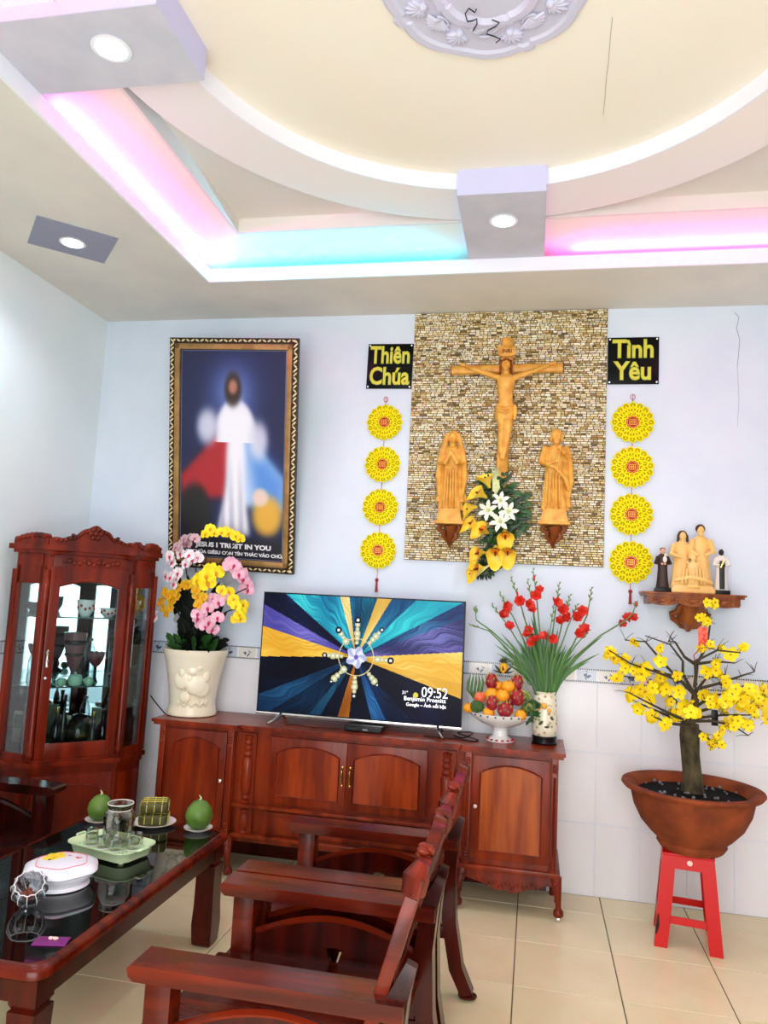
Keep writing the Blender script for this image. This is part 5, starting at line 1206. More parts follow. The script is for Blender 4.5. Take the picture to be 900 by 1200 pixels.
        for sg in (-1, 1): hq.ell((x+sg*.008, y-.036, ZB+h*.60), (.008, .006, .006), 8, 5)
        hq.build('head_and_hands', skin, s_, 60)
        return s_, y
    brown = mat('habit_brown', (48, 24, 18), .5); skin = mat('painted_skin', (226, 170, 140), .5); dsk = mat('dark_skin', (40, 24, 20), .5); wh = mat('habit_white', (232, 226, 214), .5); blk = mat('habit_black', (18, 18, 22), .5)
    s1, y = saint(.715, 'small statue of a monk in brown robe holding a child, left end of shelf', brown, brown, skin, .265, 'monk_statue')
    MB().ell((.722, y-.038, ZB+.185), (.012, .010, .02), 8, 6).ell((.725, y-.040, ZB+.21), .009, 8, 6).build('held_child', wh, s1)
    MB().ell((.715, y+.002, ZB+.245), (.016, .015, .010), 10, 6).build('hair', hr, s1)
    s2, y = saint(1.03, 'small statue of a friar in black and white habit, right end of shelf', wh, blk, dsk, .27, 'friar_statue')
    MB().ell((1.03, y+.0, ZB+.19), (.034, .024, .028), 12, 8).build('cape', wh, s2); MB().tube([(1.02, y-.04, ZB+.15), (1.035, y-.045, ZB+.19)], .005, 6).build('held_cross', BRASS, s2)
shelf()

# ------------------------------------------------------------------ orchids in a white pot
def orchids():
    c = Vector((-2.07, -.21, .8605)); t = thing('orchid_pot', 'cream relief pot of yellow, pink and white orchids on the sideboard', 'potted orchid', c)
    cm = mat('cream_glaze', (240, 234, 212), .2, c2=(232, 222, 192), scale=4)
    MB().lathe([(.13, 0), (.150, .004), (.152, .02), (.143, .045), (.140, .08), (.150, .16), (.165, .25), (.182, .33), (.192, .36), (.197, .375), (.200, .40), (.193, .402), (.182, .39), (.16, .35), (0, .345)], 48, c).build('pot', cm, t, 45)
    r = MB()
    def surf(a, z): rr = .142+(z-.06)*.115; return c+Vector((math.cos(a)*rr, math.sin(a)*rr, z))
    fa = math.atan2(-.8, .35)
    for (da, z, sa, sz) in ((-.45, .27, .02, .03), (-.45, .22, .05, .055), (-.3, .12, .035, .04), (.1, .20, .06, .065), (-.05, .28, .03, .03), (.35, .17, .05, .05), (.2, .30, .02, .022), (-.15, .235, .02, .03), (.5, .25, .025, .04)):
        p = surf(fa+da, z); r.ell(p, (sa, .010, sz), 12, 8, R=Matrix.Rotation(fa+da+PI/2, 4, 'Z'))
    for k in range(12): p = surf(fa-.6+.11*k, .085+.008*math.sin(k*2)); r.ell(p, (.012, .006, .022), 8, 6, R=Matrix.Rotation(fa-.6+.11*k+PI/2, 4, 'Z')@rotm(0, .5*math.sin(k*2.3), 0))
    r.tube([surf(fa-.5, .16), surf(fa-.35, .155), surf(fa-.2, .18), surf(fa, .14), surf(fa+.3, .13)], .006, 6)
    r.build('relief', cm, t, 60)
    rs = random.Random(9)
    mats_ = {'w': mat('orchid_white', (250, 236, 240), .5), 'p': mat('orchid_pink', (240, 192, 206), .5, c2=(226, 160, 184), scale=30), 'm': mat('orchid_mauve', (198, 164, 170), .5), 'y': mat('orchid_yellow', (252, 226, 20), .5), 'g': mat('orchid_gold', (226, 176, 24), .5)}
    lip = {'w': mat('lip_magenta', (196, 30, 90), .5), 'p': MATS['lip_magenta'], 'm': mat('lip_rose', (170, 80, 100), .5), 'y': mat('lip_orange', (236, 150, 10), .5), 'g': MATS['lip_orange']}
    def flower(m):
        q = MB()
        for a, L, W_ in ((PI/2, .030, .013), (PI/2+2.3, .029, .012), (PI/2-2.3, .029, .012), (.12, .032, .022), (PI-.12, .032, .022)):
            b = []
            for (s_, k, z) in ((0, .15, 0), (.3, .8, .004), (.65, 1, .006), (.9, .6, .003), (1.02, 0, -.002)):
                for sg in (-1, 0, 1): b.append((math.cos(a)*L*s_-math.sin(a)*W_*k*sg, math.sin(a)*L*s_+math.cos(a)*W_*k*sg, z+(.003 if sg else 0)))
            q.add(b, [(i*3+s_, i*3+s_+1, i*3+s_+4, i*3+s_+3) for i in range(4) for s_ in (0, 1)])
        return q.mesh('orchid_bloom', m, 70)
    FM = {k: flower(m) for k, m in mats_.items()}
    LM = {}
    for k, m in lip.items(): LM[k] = MB().ell((0, -.004, .006), (.007, .009, .006), 8, 6).ell((0, -.013, .007), (.004, .006, .003), 6, 5).mesh('lip', m, 60)
    FLW = {'w': [(250,235),(300,245),(345,255),(205,285),(280,295),(235,345),(195,370),(215,405),(190,250),(225,375),(110,590),(320,270),(170,360)],
           'm': [(270,155),(250,185),(300,150),(240,200),(330,150),(285,180),(225,200)],
           'p': [(430,490),(460,510),(370,575),(350,600),(400,540),(455,595),(430,660),(390,640),(365,635),(480,480),(345,575),(410,620),(530,285),(560,320),(590,345),(600,380),(620,410),(550,300),(625,440),(575,350),(520,300),(605,425)],
           'y': [(415,95),(440,120),(480,115),(520,120),(555,135),(580,150),(390,125),(425,330),(370,380),(340,385),(400,400),(445,345),(395,360),(480,440),(520,450),(545,490),(560,530),(590,560),(560,600),(600,520),(575,580),(505,465),(415,110),(500,110),(585,600),(540,510)],
           'g': [(150,500),(180,470),(150,540),(200,500),(170,570),(210,460),(130,510),(240,430),(270,410),(345,470),(360,500),(335,440),(160,450),(190,540),(225,480),(375,480),(350,520),(290,410)]}
    big = {(425,330),(370,380),(400,400),(445,345),(395,360)}
    st = MB(); top = c+Vector((0, 0, .42))
    for k, L in FLW.items():
        for (fx, fz) in L:
            px, py = 160+fx/4.8, 600+fz/4.8
            off = abs(px-236)/50; Y = -.21-.16*math.sqrt(max(0, 1-min(1, off)**2))*(.55 if fz < 200 else 1)+rs.uniform(-.02, .03)
            p = at(px, py, Y)
            d = Vector(((px-236)/60+rs.uniform(-.3, .3), -1, rs.uniform(-.2, .35)))
            s_ = 1.75 if (fx, fz) in big else (1.35 if k in 'wp' else 1.15)
            o = inst('orchid_bloom', FM[k], t, Matrix.Translation(p-c)@aim(d, 0)@Matrix.Rotation(rs.uniform(-.5, .5), 4, 'Z')@Matrix.Scale(s_, 4)); inst('lip', LM[k], o)
    g = MB()
    for tx, ty, col in ((250, 180, 0), (205, 300, 0), (150, 480, 0), (420, 100, 0), (580, 150, 0), (420, 340, 0), (620, 430, 0), (590, 540, 0), (420, 620, 0), (350, 470, 0), (200, 420, 0), (320, 250, 0)):
        e = at(160+tx/4.8, 600+ty/4.8, -.25); b = top+Vector((rs.uniform(-.06, .06), rs.uniform(-.06, .02), 0)); mid = (b+e)/2+Vector(((e.x-c.x)*-.25, -.03, .10)); 
        pts = [b*(1-s_)**2+mid*2*s_*(1-s_)+e*s_*s_ for s_ in [i/8 for i in range(9)]]; g.tube(pts, [.005]*5+[.004]*4, 6)
    g.build('flower_stems', mat('orchid_stem', (20, 24, 16), .5), t)
    lf = MB(); ld = MB()
    for k in range(150):
        a = rs.random()*2*PI; r_ = rs.uniform(.02, .15); b = c+Vector((r_*math.cos(a), r_*math.sin(a), .37+rs.random()*.06)); L = rs.uniform(.04, .09)
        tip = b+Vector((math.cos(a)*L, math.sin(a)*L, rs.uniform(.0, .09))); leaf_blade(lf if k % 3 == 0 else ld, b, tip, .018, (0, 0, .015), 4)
    # large dark broad leaves that fill the middle of the spray
    for k in range(60):
        a = -PI/2+rs.uniform(-1.7, 1.7); b = top+Vector((.05*math.cos(a), .05*math.sin(a)*.5, rs.uniform(0, .12))); L = rs.uniform(.12, .30); up_ = rs.uniform(.5, 1.4)
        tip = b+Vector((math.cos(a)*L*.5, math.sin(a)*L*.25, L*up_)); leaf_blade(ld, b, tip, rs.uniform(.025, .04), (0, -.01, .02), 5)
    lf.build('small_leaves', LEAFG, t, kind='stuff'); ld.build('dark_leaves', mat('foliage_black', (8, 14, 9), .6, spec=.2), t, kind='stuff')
    MB().lathe([(0, .34), (.17, .345), (.165, .36), (0, .375)], 30, c).build('soil', MATS['wet_soil'], t)
    gl = MB()
    for (fx, fz, w_) in ((240, 580, .03), (520, 370, .03), (500, 340, .02), (260, 490, .02)):
        b = at(160+fx/4.8-5, 600+fz/4.8+8, -.24); leaf_blade(gl, b, at(160+fx/4.8+7, 600+fz/4.8-9, -.26), w_, n=4)
    gl.build('silvery_leaves', mat('leaf_silver', (150, 156, 158), .35), t)
orchids()

# ------------------------------------------------------------------ fruit on a footed bowl
def fruit():
    c = Vector((-.172, -.215, .8605)); t = thing('footed_bowl', 'white footed porcelain bowl with red floral foot holding a pile of fruit', 'bowl', c)
    b = MB().lathe([(.078, 0), (.080, .006), (.062, .014), (.042, .03), (.040, .06), (.05, .075), (.115, .10), (.165, .13), (.182, .152), (.186, .160), (.175, .160), (.12, .118), (0, .10)], 40, c).build('bowl', WHITE, t)
    q = MB()
    for k in range(14): a = 2*PI*k/14; q.ell(c+Vector((.072*math.cos(a), .072*math.sin(a), .010)), (.010, .010, .005), 8, 5)
    q.build('red_flowers', mat('print_red', (190, 30, 30), .4), t)
    q = MB()
    for k in range(26):
        a = 2*PI*k/26; q.ell(c+Vector((.183*math.cos(a), .183*math.sin(a), .151)), (.006, .006, .006), 6, 4)
    q.build('rim_pattern', mat('print_grey', (90, 90, 96), .5), t)
    om = mat('orange_peel', (248, 160, 20), .4, bump=.2, bscale=120); rm = mat('dragonfruit', (176, 26, 44), .4, c2=(140, 18, 36), scale=12); gm = mat('dragon_scale', (150, 130, 50), .5); pm = mat('apple_blush', (236, 150, 90), .35, c2=(216, 90, 60), scale=9)
    def P(cx_, cy_, Y): return at(530+cx_/3.913, 650+cy_/3.913, Y)
    def orange(cx_, cy_, Y, r, lab):
        p = P(cx_, cy_, Y); o = thing('orange', lab, 'orange', p); r *= 1.12; MB().lathe([(0, -r*.92), (r*.5, -r*.8), (r*.9, -r*.4), (r, 0), (r*.9, r*.42), (r*.5, r*.8), (r*.12, r*.92), (0, r*.88)], 20, p).build('peel', om, o, 80); MB().ell(p+Vector((0, -r*.3, r*.86)), (.005, .005, .003), 6, 4).build('stem_scar', LEAFG, o)
    for (cx_, cy_, Y, r, lab) in ((167, 724, -.335, .030, 'orange at the front left rim of the fruit bowl'), (312, 736, -.325, .030, 'orange at the front right rim of the fruit bowl'), (180, 640, -.305, .035, 'orange in the middle row, left, above the red dragon fruit'), (230, 646, -.325, .034, 'orange in the middle row, centre of the fruit pile'), (256, 606, -.26, .036, 'orange high in the pile under the small pineapple'), (75, 703, -.26, .028, 'orange at the far left rim beside the green fruit'), (212, 604, -.20, .032, 'orange half hidden at the back of the pile')): orange(cx_, cy_, Y, r, lab)
    def dragon(cx_, cy_, Y, r, h, lab, tilt=0):
        p = P(cx_, cy_, Y); o = thing('dragon_fruit', lab, 'dragon fruit', p); r *= 1.12; h *= 1.12
        MB().ell(p, (r, r, h), 18, 12, R=rotm(0, tilt, 0)).build('skin', rm, o, 80); s_ = MB()
        for k in range(16):
            a = k*2.4; z = -.75+1.6*k/16; rr = math.sqrt(max(0, 1-z*z)); bq = Vector((math.cos(a)*rr*r, math.sin(a)*rr*r, z*h)); bq = rotm(0, tilt, 0)@bq
            leaf_blade(s_, p+bq*.98, p+bq*1.12+Vector((0, 0, .018)), .006, n=2)
        s_.build('scales', gm, o)
    for a in ((243, 712, -.350, .036, .040, 'red dragon fruit lying at the front centre of the bowl', 1.2), (183, 680, -.345, .030, .038, 'small dark red dragon fruit between two front oranges'), (180, 582, -.235, .030, .042, 'dark red dragon fruit standing at the upper left of the pile'), (297, 590, -.235, .030, .044, 'dark red dragon fruit standing at the upper right of the pile', .15), (300, 655, -.290, .034, .042, 'red dragon fruit at the right of the middle row', -.2), (262, 668, -.26, .03, .034, 'crimson dragon fruit half hidden behind the middle oranges')): dragon(*a)
    p = P(128, 655, -.30); o = thing('apple', 'blushing yellow apple at the left of the fruit pile', 'apple', p); MB().lathe([(0, -.028), (.018, -.032), (.034, -.008), (.034, .012), (.02, .03), (.006, .024), (0, .02)], 20, p).build('flesh', pm, o, 80); MB().tube([p+Vector((0, 0, .02)), p+Vector((.003, 0, .038))], .002, 5).build('stalk', MATS['twig'], o)
    p = P(115, 695, -.315); o = thing('custard_apple', 'green knobbly custard apple at the left rim of the bowl', 'custard apple', p); q = MB(); q.ell(p, (.034, .034, .030), 16, 10)
    for k in range(60): z = 1-2*(k+.5)/60; rr = math.sqrt(1-z*z); a = k*2.4; q.ell(p+Vector((math.cos(a)*rr*.034, math.sin(a)*rr*.034, z*.030)), .0075, 6, 4)
    q.build('skin', mat('custard_green', (70, 104, 50), .6), o, 80); MB().tube([p+Vector((0, 0, .03)), p+Vector((0, 0, .045))], .003, 5).build('stalk', MATS['twig'], o)
    p = P(352, 700, -.265); o = thing('mango', 'olive green mango at the right rim of the bowl', 'mango', p); MB().ell(p, (.042, .028, .026), 16, 10, R=rotm(0, -.2, 0)).build('skin', mat('mango_olive', (150, 142, 56), .4, c2=(120, 124, 50), scale=12), o, 80); MB().tube([p+Vector((.04, 0, .006)), p+Vector((.05, 0, .012))], .002, 5).build('stalk', MATS['twig'], o)
    p = P(235, 520, -.215); o = thing('pineapple', 'tiny yellow pineapple crowning the fruit pile', 'pineapple', p); q = MB(); q.ell(p, (.022, .022, .030), 14, 10)
    for k in range(44): z = 1-2*(k+.5)/44; rr = math.sqrt(1-z*z); a = k*2.4; q.ell(p+Vector((math.cos(a)*rr*.022, math.sin(a)*rr*.022, z*.03)), .0042, 5, 4)
    q.build('fruit', mat('pineapple_yellow', (238, 176, 30), .5), o, 80); l = MB()
    for k in range(14): a = k*2.4; leaf_blade(l, p+Vector((0, 0, .026)), p+Vector((math.cos(a)*(.012+.002*k), math.sin(a)*.02, .07-.0022*k)), .004, n=3)
    for k in range(12): a = k*.52; leaf_blade(l, p+Vector((0, 0, -.022)), p+Vector((math.cos(a)*.062, math.sin(a)*.035-.01, .01+.03*(k % 2)-.02)), .006, (0, 0, -.008), n=3)
    l.build('leaves', mat('pine_leaf', (50, 60, 36), .5), o)
    p = P(108, 610, -.26); o = thing('banana_bunch', 'bunch of small green bananas behind the left of the pile', 'banana', p); 
    for k in range(5):
        x = -.026+.013*k; MB().tube([p+Vector((x*.4, .0, -.06)), p+Vector((x*1.5-.006, -.004, -.015)), p+Vector((x*1.6, -.01, .03)), p+Vector((x*1.2, -.006, .075))], [.004, .0075, .007, .0015], 8).build('banana', mat('banana_green', (72, 110, 44), .4), o, 60)
    o = thing('leafy_sprig', 'dark green leafy sprig hanging over the right rim of the bowl', 'leaves', P(360, 745, -.28)); l = MB()
    rs = random.Random(2)
    for k in range(34): b = P(345+rs.uniform(-12, 30), 700+rs.uniform(-40, 50), -.27+rs.uniform(-.02, .02)); a = rs.uniform(-2.6, .6); leaf_blade(l, b, b+Vector((math.cos(a)*.045, -.02, math.sin(a)*.045)), .010, n=3)
    l.build('leaves', LEAFG, o, kind='stuff'); MB().tube([P(330, 700, -.25), P(350, 720, -.28), P(362, 760, -.29)], .003, 5).build('stalk', LEAFD, o)
    o = thing('grape_cluster', 'small cluster of green grapes right of the red fruit', 'grapes', P(348, 655, -.25))
    q = MB()
    for k in range(22): q.ell(P(345+rs.uniform(-17, 17), 655+rs.uniform(-28, 22), -.25+rs.uniform(-.02, .02)), .0085, 8, 6)
    q.build('grapes', mat('grape_green', (140, 160, 80), .2), o, 80, kind='stuff'); MB().tube([P(345, 640, -.25), P(348, 620, -.24)], .002, 5).build('stalk', LEAFD, o)
fruit()

# ------------------------------------------------------------------ vase of gladioli
def gladioli():
    c = Vector((.075, -.175, .8605)); t = thing('flower_vase', 'cream floral porcelain vase on a dark base at the right end of the sideboard', 'vase', c)
    M = bpy.data.materials.new('vase_print'); M.use_nodes = True; nt = M.node_tree; b = nt.nodes['Principled BSDF']; b.inputs['Roughness'].default_value = .15
    tc = nt.nodes.new('ShaderNodeTexCoord'); vo = nt.nodes.new('ShaderNodeTexVoronoi'); vo.inputs['Scale'].default_value = 34; nt.links.new(tc.outputs['Object'], vo.inputs[0])
    r = nt.nodes.new('ShaderNodeValToRGB'); e = r.color_ramp; e.elements[0].position = 0; e.elements[0].color = lin((70, 64, 50)); e.elements[1].position = .42; e.elements[1].color = lin((236, 230, 206))
    x = e.elements.new(.28); x.color = lin((210, 196, 150)); nt.links.new(vo.outputs['Distance'], r.inputs[0]); nt.links.new(r.outputs[0], b.inputs['Base Color'])
    MB().lathe([(.058, .04), (.067, .05), (.074, .08), (.070, .13), (.066, .20), (.064, .26), (.056, .268), (.054, .276), (.062, .29), (.058, .29), (.048, .275), (.048, .05), (0, .05)], 32, c).build('body', M, t, 50)
    MB().lathe([(.069, 0), (.073, .006), (.066, .014), (.066, .03), (.071, .036), (.064, .044), (0, .044)], 32, c).build('dark_base', BLACK, t)
    MB().ell(c+Vector((-0.007, -0.069, 0.215)), (.020, .006, .018), 10, 6).ell(c+Vector((0.022, -0.065, 0.190)), (.012, .006, .014), 8, 6).ell(c+Vector((-0.033, -0.058, 0.200)), (.012, .006, .012), 8, 6).build('painted_flower', mat('print_orange', (236, 170, 60), .4), t)
    MB().ell(c+Vector((0.033, -0.058, 0.150)), (.018, .005, .008), 8, 6, R=rotm(0, .6, 0)).ell(c+Vector((-0.022, -0.069, 0.120)), (.016, .004, .007), 8, 6, R=rotm(0, -.7, 0)).ell(c+Vector((0.011, -0.072, 0.100)), (.014, .004, .006), 8, 6).build('painted_leaf', mat('print_dark', (60, 60, 40), .4), t)
    def P(cx_, cy_, Y): return at(530+cx_/3.913, 650+cy_/3.913, Y)
    sm = mat('gladiolus_stem', (92, 132, 66), .45); bl = mat('gladiolus_leaf', (34, 84, 22), .45, c2=(70, 120, 44), scale=10, stretch=(1, 1, .1)); rd = mat('gladiolus_red', (216, 44, 18), .5, c2=(176, 16, 14), scale=20); bud = mat('gladiolus_bud', (110, 140, 76), .5); cal = mat('gladiolus_calyx', (120, 52, 34), .5)
    q = MB()
    for k in range(6):
        a = k*PI/3; z0 = 0 if k % 2 else .004; b_ = []
        for (s_, w_, z) in ((.0, .004, 0), (.35, .012, .014), (.7, .014, .022), (1, .004, .026)):
            for sg in (-1, 0, 1): b_.append((math.cos(a)*.030*s_-math.sin(a)*w_*sg, math.sin(a)*.030*s_+math.cos(a)*w_*sg, z+z0+(.002*math.sin(k+s_*9) if sg else 0)))
        q.add(b_, [(i*3+s_, i*3+s_+1, i*3+s_+4, i*3+s_+3) for i in range(3) for s_ in (0, 1)])
    q.lathe([(.003, -.02), (.006, -.008), (.008, 0)], 8, caps=False); fm = q.mesh('blossom', rd, 70)
    bm_ = MB().ell((0, 0, .014), (.005, .005, .015), 8, 6).mesh('bud', bud, 60); bm2 = MB().ell((0, 0, .014), (.006, .006, .016), 8, 6).mesh('red_bud', rd, 60)
    rs = random.Random(21); mouth = c+Vector((0, 0, .285)); root = c+Vector((0, 0, .075))
    # tip, arc bend, blossoms on the stem (crop pixels), label
    ST = [((370, 60), [(385, 190), (400, 165), (378, 115, 'b')], 'tallest gladiolus stem, red buds near its tip, straight above the vase'),
          ((268, 100), [(310, 215), (300, 190, 'b')], 'gladiolus with pale green tip left of the tallest one'),
          ((345, 110), [(355, 250), (350, 230)], 'gladiolus with one red bloom just left of the vase axis'),
          ((215, 170), [(235, 275), (245, 240), (228, 280)], 'gladiolus leaning left with red blooms halfway up the fan'),
          ((180, 225), [(262, 335)], 'short gladiolus leaning left with a single red bloom'),
          ((105, 240), [], 'gladiolus stem in green bud curving far left'),
          ((78, 320), [], 'lowest green gladiolus stem leaning left, no blooms'),
          ((470, 215), [(350, 370), (380, 395), (425, 380), (460, 385), (350, 350), (372, 405)], 'low gladiolus with a cluster of big red blooms at the centre of the fan'),
          ((492, 125), [(475, 225), (468, 215, 'b')], 'gladiolus with slender pale tip right of centre'),
          ((543, 180), [(515, 290), (505, 255), (495, 305), (530, 285)], 'gladiolus with a large pair of red blooms right of centre'),
          ((575, 225), [(575, 285), (595, 262), (562, 292)], 'gladiolus with red blooms under the curving green tip'),
          ((640, 148), [], 'gladiolus with long bare green tip curving upward on the right'),
          ((628, 345), [(580, 362), (612, 350)], 'short gladiolus with dark red blooms leaning right'),
          ((845, 215), [(810, 298), (775, 325), (842, 238, 'b'), (825, 290)], 'longest gladiolus arching far right toward the rosette string')]
    for i, (tip, fl, lab) in enumerate(ST):
        Yt = -.175+rs.uniform(-.07, .07); e = P(*tip, Yt); g = thing('gladiolus', lab, 'flower', root)
        side = (e.x-c.x); m0 = mouth+Vector((max(-.034, min(.034, side*.14)), rs.uniform(-.02, .02), 0)); r0 = root+Vector((-(m0.x-c.x)*.5, rs.uniform(-.015, .015), 0))
        if tip[0] > 700: way = [P(470, 600, -.18), P(560, 470, -.18), P(680, 370, -.18), P(790, 305, -.18), P(828, 270, -.18)]
        elif tip[0] == 640: way = [P(480, 560, -.18), P(560, 400, -.18), P(620, 275, -.18)]
        elif tip[0] == 78: way = [P(350, 590, -.2), P(250, 430, -.2), P(170, 350, -.2)]
        elif tip[0] == 105: way = [P(360, 580, -.19), P(280, 440, -.19), P(180, 350, -.19), P(110, 300, -.19)]
        elif tip[0] == 470: way = [P(420, 500, -.2), P(440, 400, -.22)]
        else: mid = (m0+e)/2; way = [m0.lerp(e, .35)+Vector((-side*.08, 0, .02)), m0.lerp(e, .7)+Vector((-side*.06, 0, .015))]
        pts = [r0, m0]+way+[e]; n = len(pts)
        MB().tube(pts, [.0045]*(n-2)+[.004, .0015], 6).build('stem', sm, g, 60)
        fi = 0
        for f in fl:
            b_ = len(f) > 2; p = P(f[0], f[1], Yt-.03-(.07 if tip[0] == 470 else 0)); d = Vector((rs.uniform(-.6, .6), -.9, rs.uniform(.0, .8)))
            if b_: inst('bud', bm2, g, Matrix.Translation(p-root)@aim((rs.uniform(-.3, .3), 0, 1)))
            else: inst('blossom', fm, g, Matrix.Translation(p-root)@aim(d, rs.random()*6)@Matrix.Scale(rs.uniform(.85, 1.15), 4))
        for k in range(5):
            s_ = k/5; p = pts[-1].lerp(pts[-2], .08+s_*.55); d = (pts[-1]-pts[-2]).normalized()+Vector((.5*(-1)**k, -.1, 0)); inst('bud', bm_, g, Matrix.Translation(p-root)@aim(d)@Matrix.Scale(.65+.5*s_, 4))
        # sword leaf of this stem
        l = MB(); e2 = m0.lerp(e, rs.uniform(.5, .72))+Vector((rs.uniform(-.03, .03), rs.uniform(-.03, .03), 0))
        for w2 in range(3):
            e3 = m0.lerp(e2, .7+.28*w2/2)+Vector((rs.uniform(-.04, .04), rs.uniform(-.04, .03), rs.uniform(-.04, .05))); leaf_blade(l, m0+Vector((rs.uniform(-.02, .02), rs.uniform(-.02, .02), -.02)), e3, .010, Vector((-side*.08, 0, .01)), 7)
        l.build('leaf', bl, g, 60)
    # extra green blades filling the fan
    g = thing('leaf_sheaf', 'dense sheaf of green sword leaves standing in the vase', 'leaves', root); l = MB()
    for k in range(40):
        tx = 395+rs.gauss(0, 52); ty = rs.uniform(330, 440)+abs(tx-395)*.5; e = P(tx, ty, -.16+rs.uniform(-.04, .05)); b = mouth+Vector(((e.x-mouth.x)*.12, rs.uniform(-.03, .02), -.02)); leaf_blade(l, b, e, rs.uniform(.007, .012), (0, 0, 0), 6)
    l.build('blades', bl, g, 60, kind='stuff')
    MB().lathe([(0, -.21), (.02, -.21), (.034, -.03), (.036, -.005), (0, -.004)], 12, mouth).build('stalks', sm, g, 60)
gladioli()

# ------------------------------------------------------------------ things on the coffee table
ZT = .4990
def saucer(label, c, r, z=ZT):
    t = thing('saucer' if r < .08 else 'plate', label, 'saucer' if r < .08 else 'plate', (c[0], c[1], z))
    MB().lathe([(r*.55, 0), (r*.6, .003), (r*.95, .012), (r, .016), (r*.96, .016), (r*.6, .007), (0, .006)], 36, (c[0], c[1], z)).build('dish', WHITE, t, 50); 
    MB().tube([(c[0]+r*.985*math.cos(a), c[1]+r*.985*math.sin(a), z+.0165) for a in [2*PI*k/36 for k in range(37)]], .0012, 5).build('rim_line', mat('rim_gold', (196, 180, 150), .3), t)
def coconut(label, c, r):
    z = ZT+.0075; t = thing('coconut', label, 'coconut', (c[0], c[1], z))
    gm = mat('coconut_green', (92, 128, 44), .45, c2=(68, 98, 32), scale=14, bump=.15)
    MB().lathe([(0, 0), (r*.5, r*.06), (r*.86, r*.4), (r, r*.95), (r*.9, r*1.45), (r*.55, r*1.9), (r*.15, r*2.08), (0, r*2.08)], 28, (c[0], c[1], z), wob=lambda a, zz: 1+.015*math.cos(a*3)).build('husk', gm, t, 80)
    MB().tube([(c[0], c[1], z+r*2.05), (c[0]+.004, c[1], z+r*2.22), (c[0]-.006, c[1], z+r*2.4)], [.007, .004, .002], 6).build('stalk', mat('stalk_pale', (206, 196, 160), .6), t)
pa, pb = on(232, 973, ZT), on(116, 963, ZT)
saucer('white saucer under the green coconut at the right corner of the table', (pa.x, pa.y), .068); coconut('green coconut with pale stalk alone on its saucer at the table corner', (pa.x, pa.y), .064)
saucer('white saucer under the green coconut behind the glass jar', (pb.x, pb.y), .066); coconut('green coconut half hidden behind the glass jar', (pb.x, pb.y), .058)
pc = on(180, 966, ZT); saucer('white plate under the two leaf-wrapped rice cakes', (pc.x, pc.y), .105)
def rice_cake(label, z, rot, s_):
    t = thing('rice_cake', label, 'rice cake', (pc.x, pc.y, z), rot); lm = mat('banana_leaf', (96, 92, 34), .5, c2=(62, 62, 22), scale=12, bump=.2); B = dict(world=False)
    a = .066*s_; h = .050
    MB().box(-a, a, -a, a, 0, h, bev=.014).build('parcel', lm, t, 60, **B)
    tie = mat('bamboo_tie', (214, 200, 90), .5); q = MB()
    for u in (-.55, 0, .55):
        for ax in (0, 1):
            pts = [(-a-.001, u*a, .012), (-a-.001, u*a, h-.012), (-a+.012, u*a, h+.0015), (a-.012, u*a, h+.0015), (a+.001, u*a, h-.012), (a+.001, u*a, .012), (a-.012, u*a, -.0002), (-a+.012, u*a, -.0002), (-a-.001, u*a, .012)]
            if ax: pts = [(y, x, z_) for x, y, z_ in pts]
            q.tube(pts, .0022, 5)
    q.build('ties', tie, t, 60, **B); return t
rice_cake('lower of two leaf-wrapped rice cakes tied with yellow strips', ZT+.0092, .35, 1.0); rice_cake('upper leaf-wrapped rice cake lying on the other one', ZT+.0092+.0545, .42, .97)
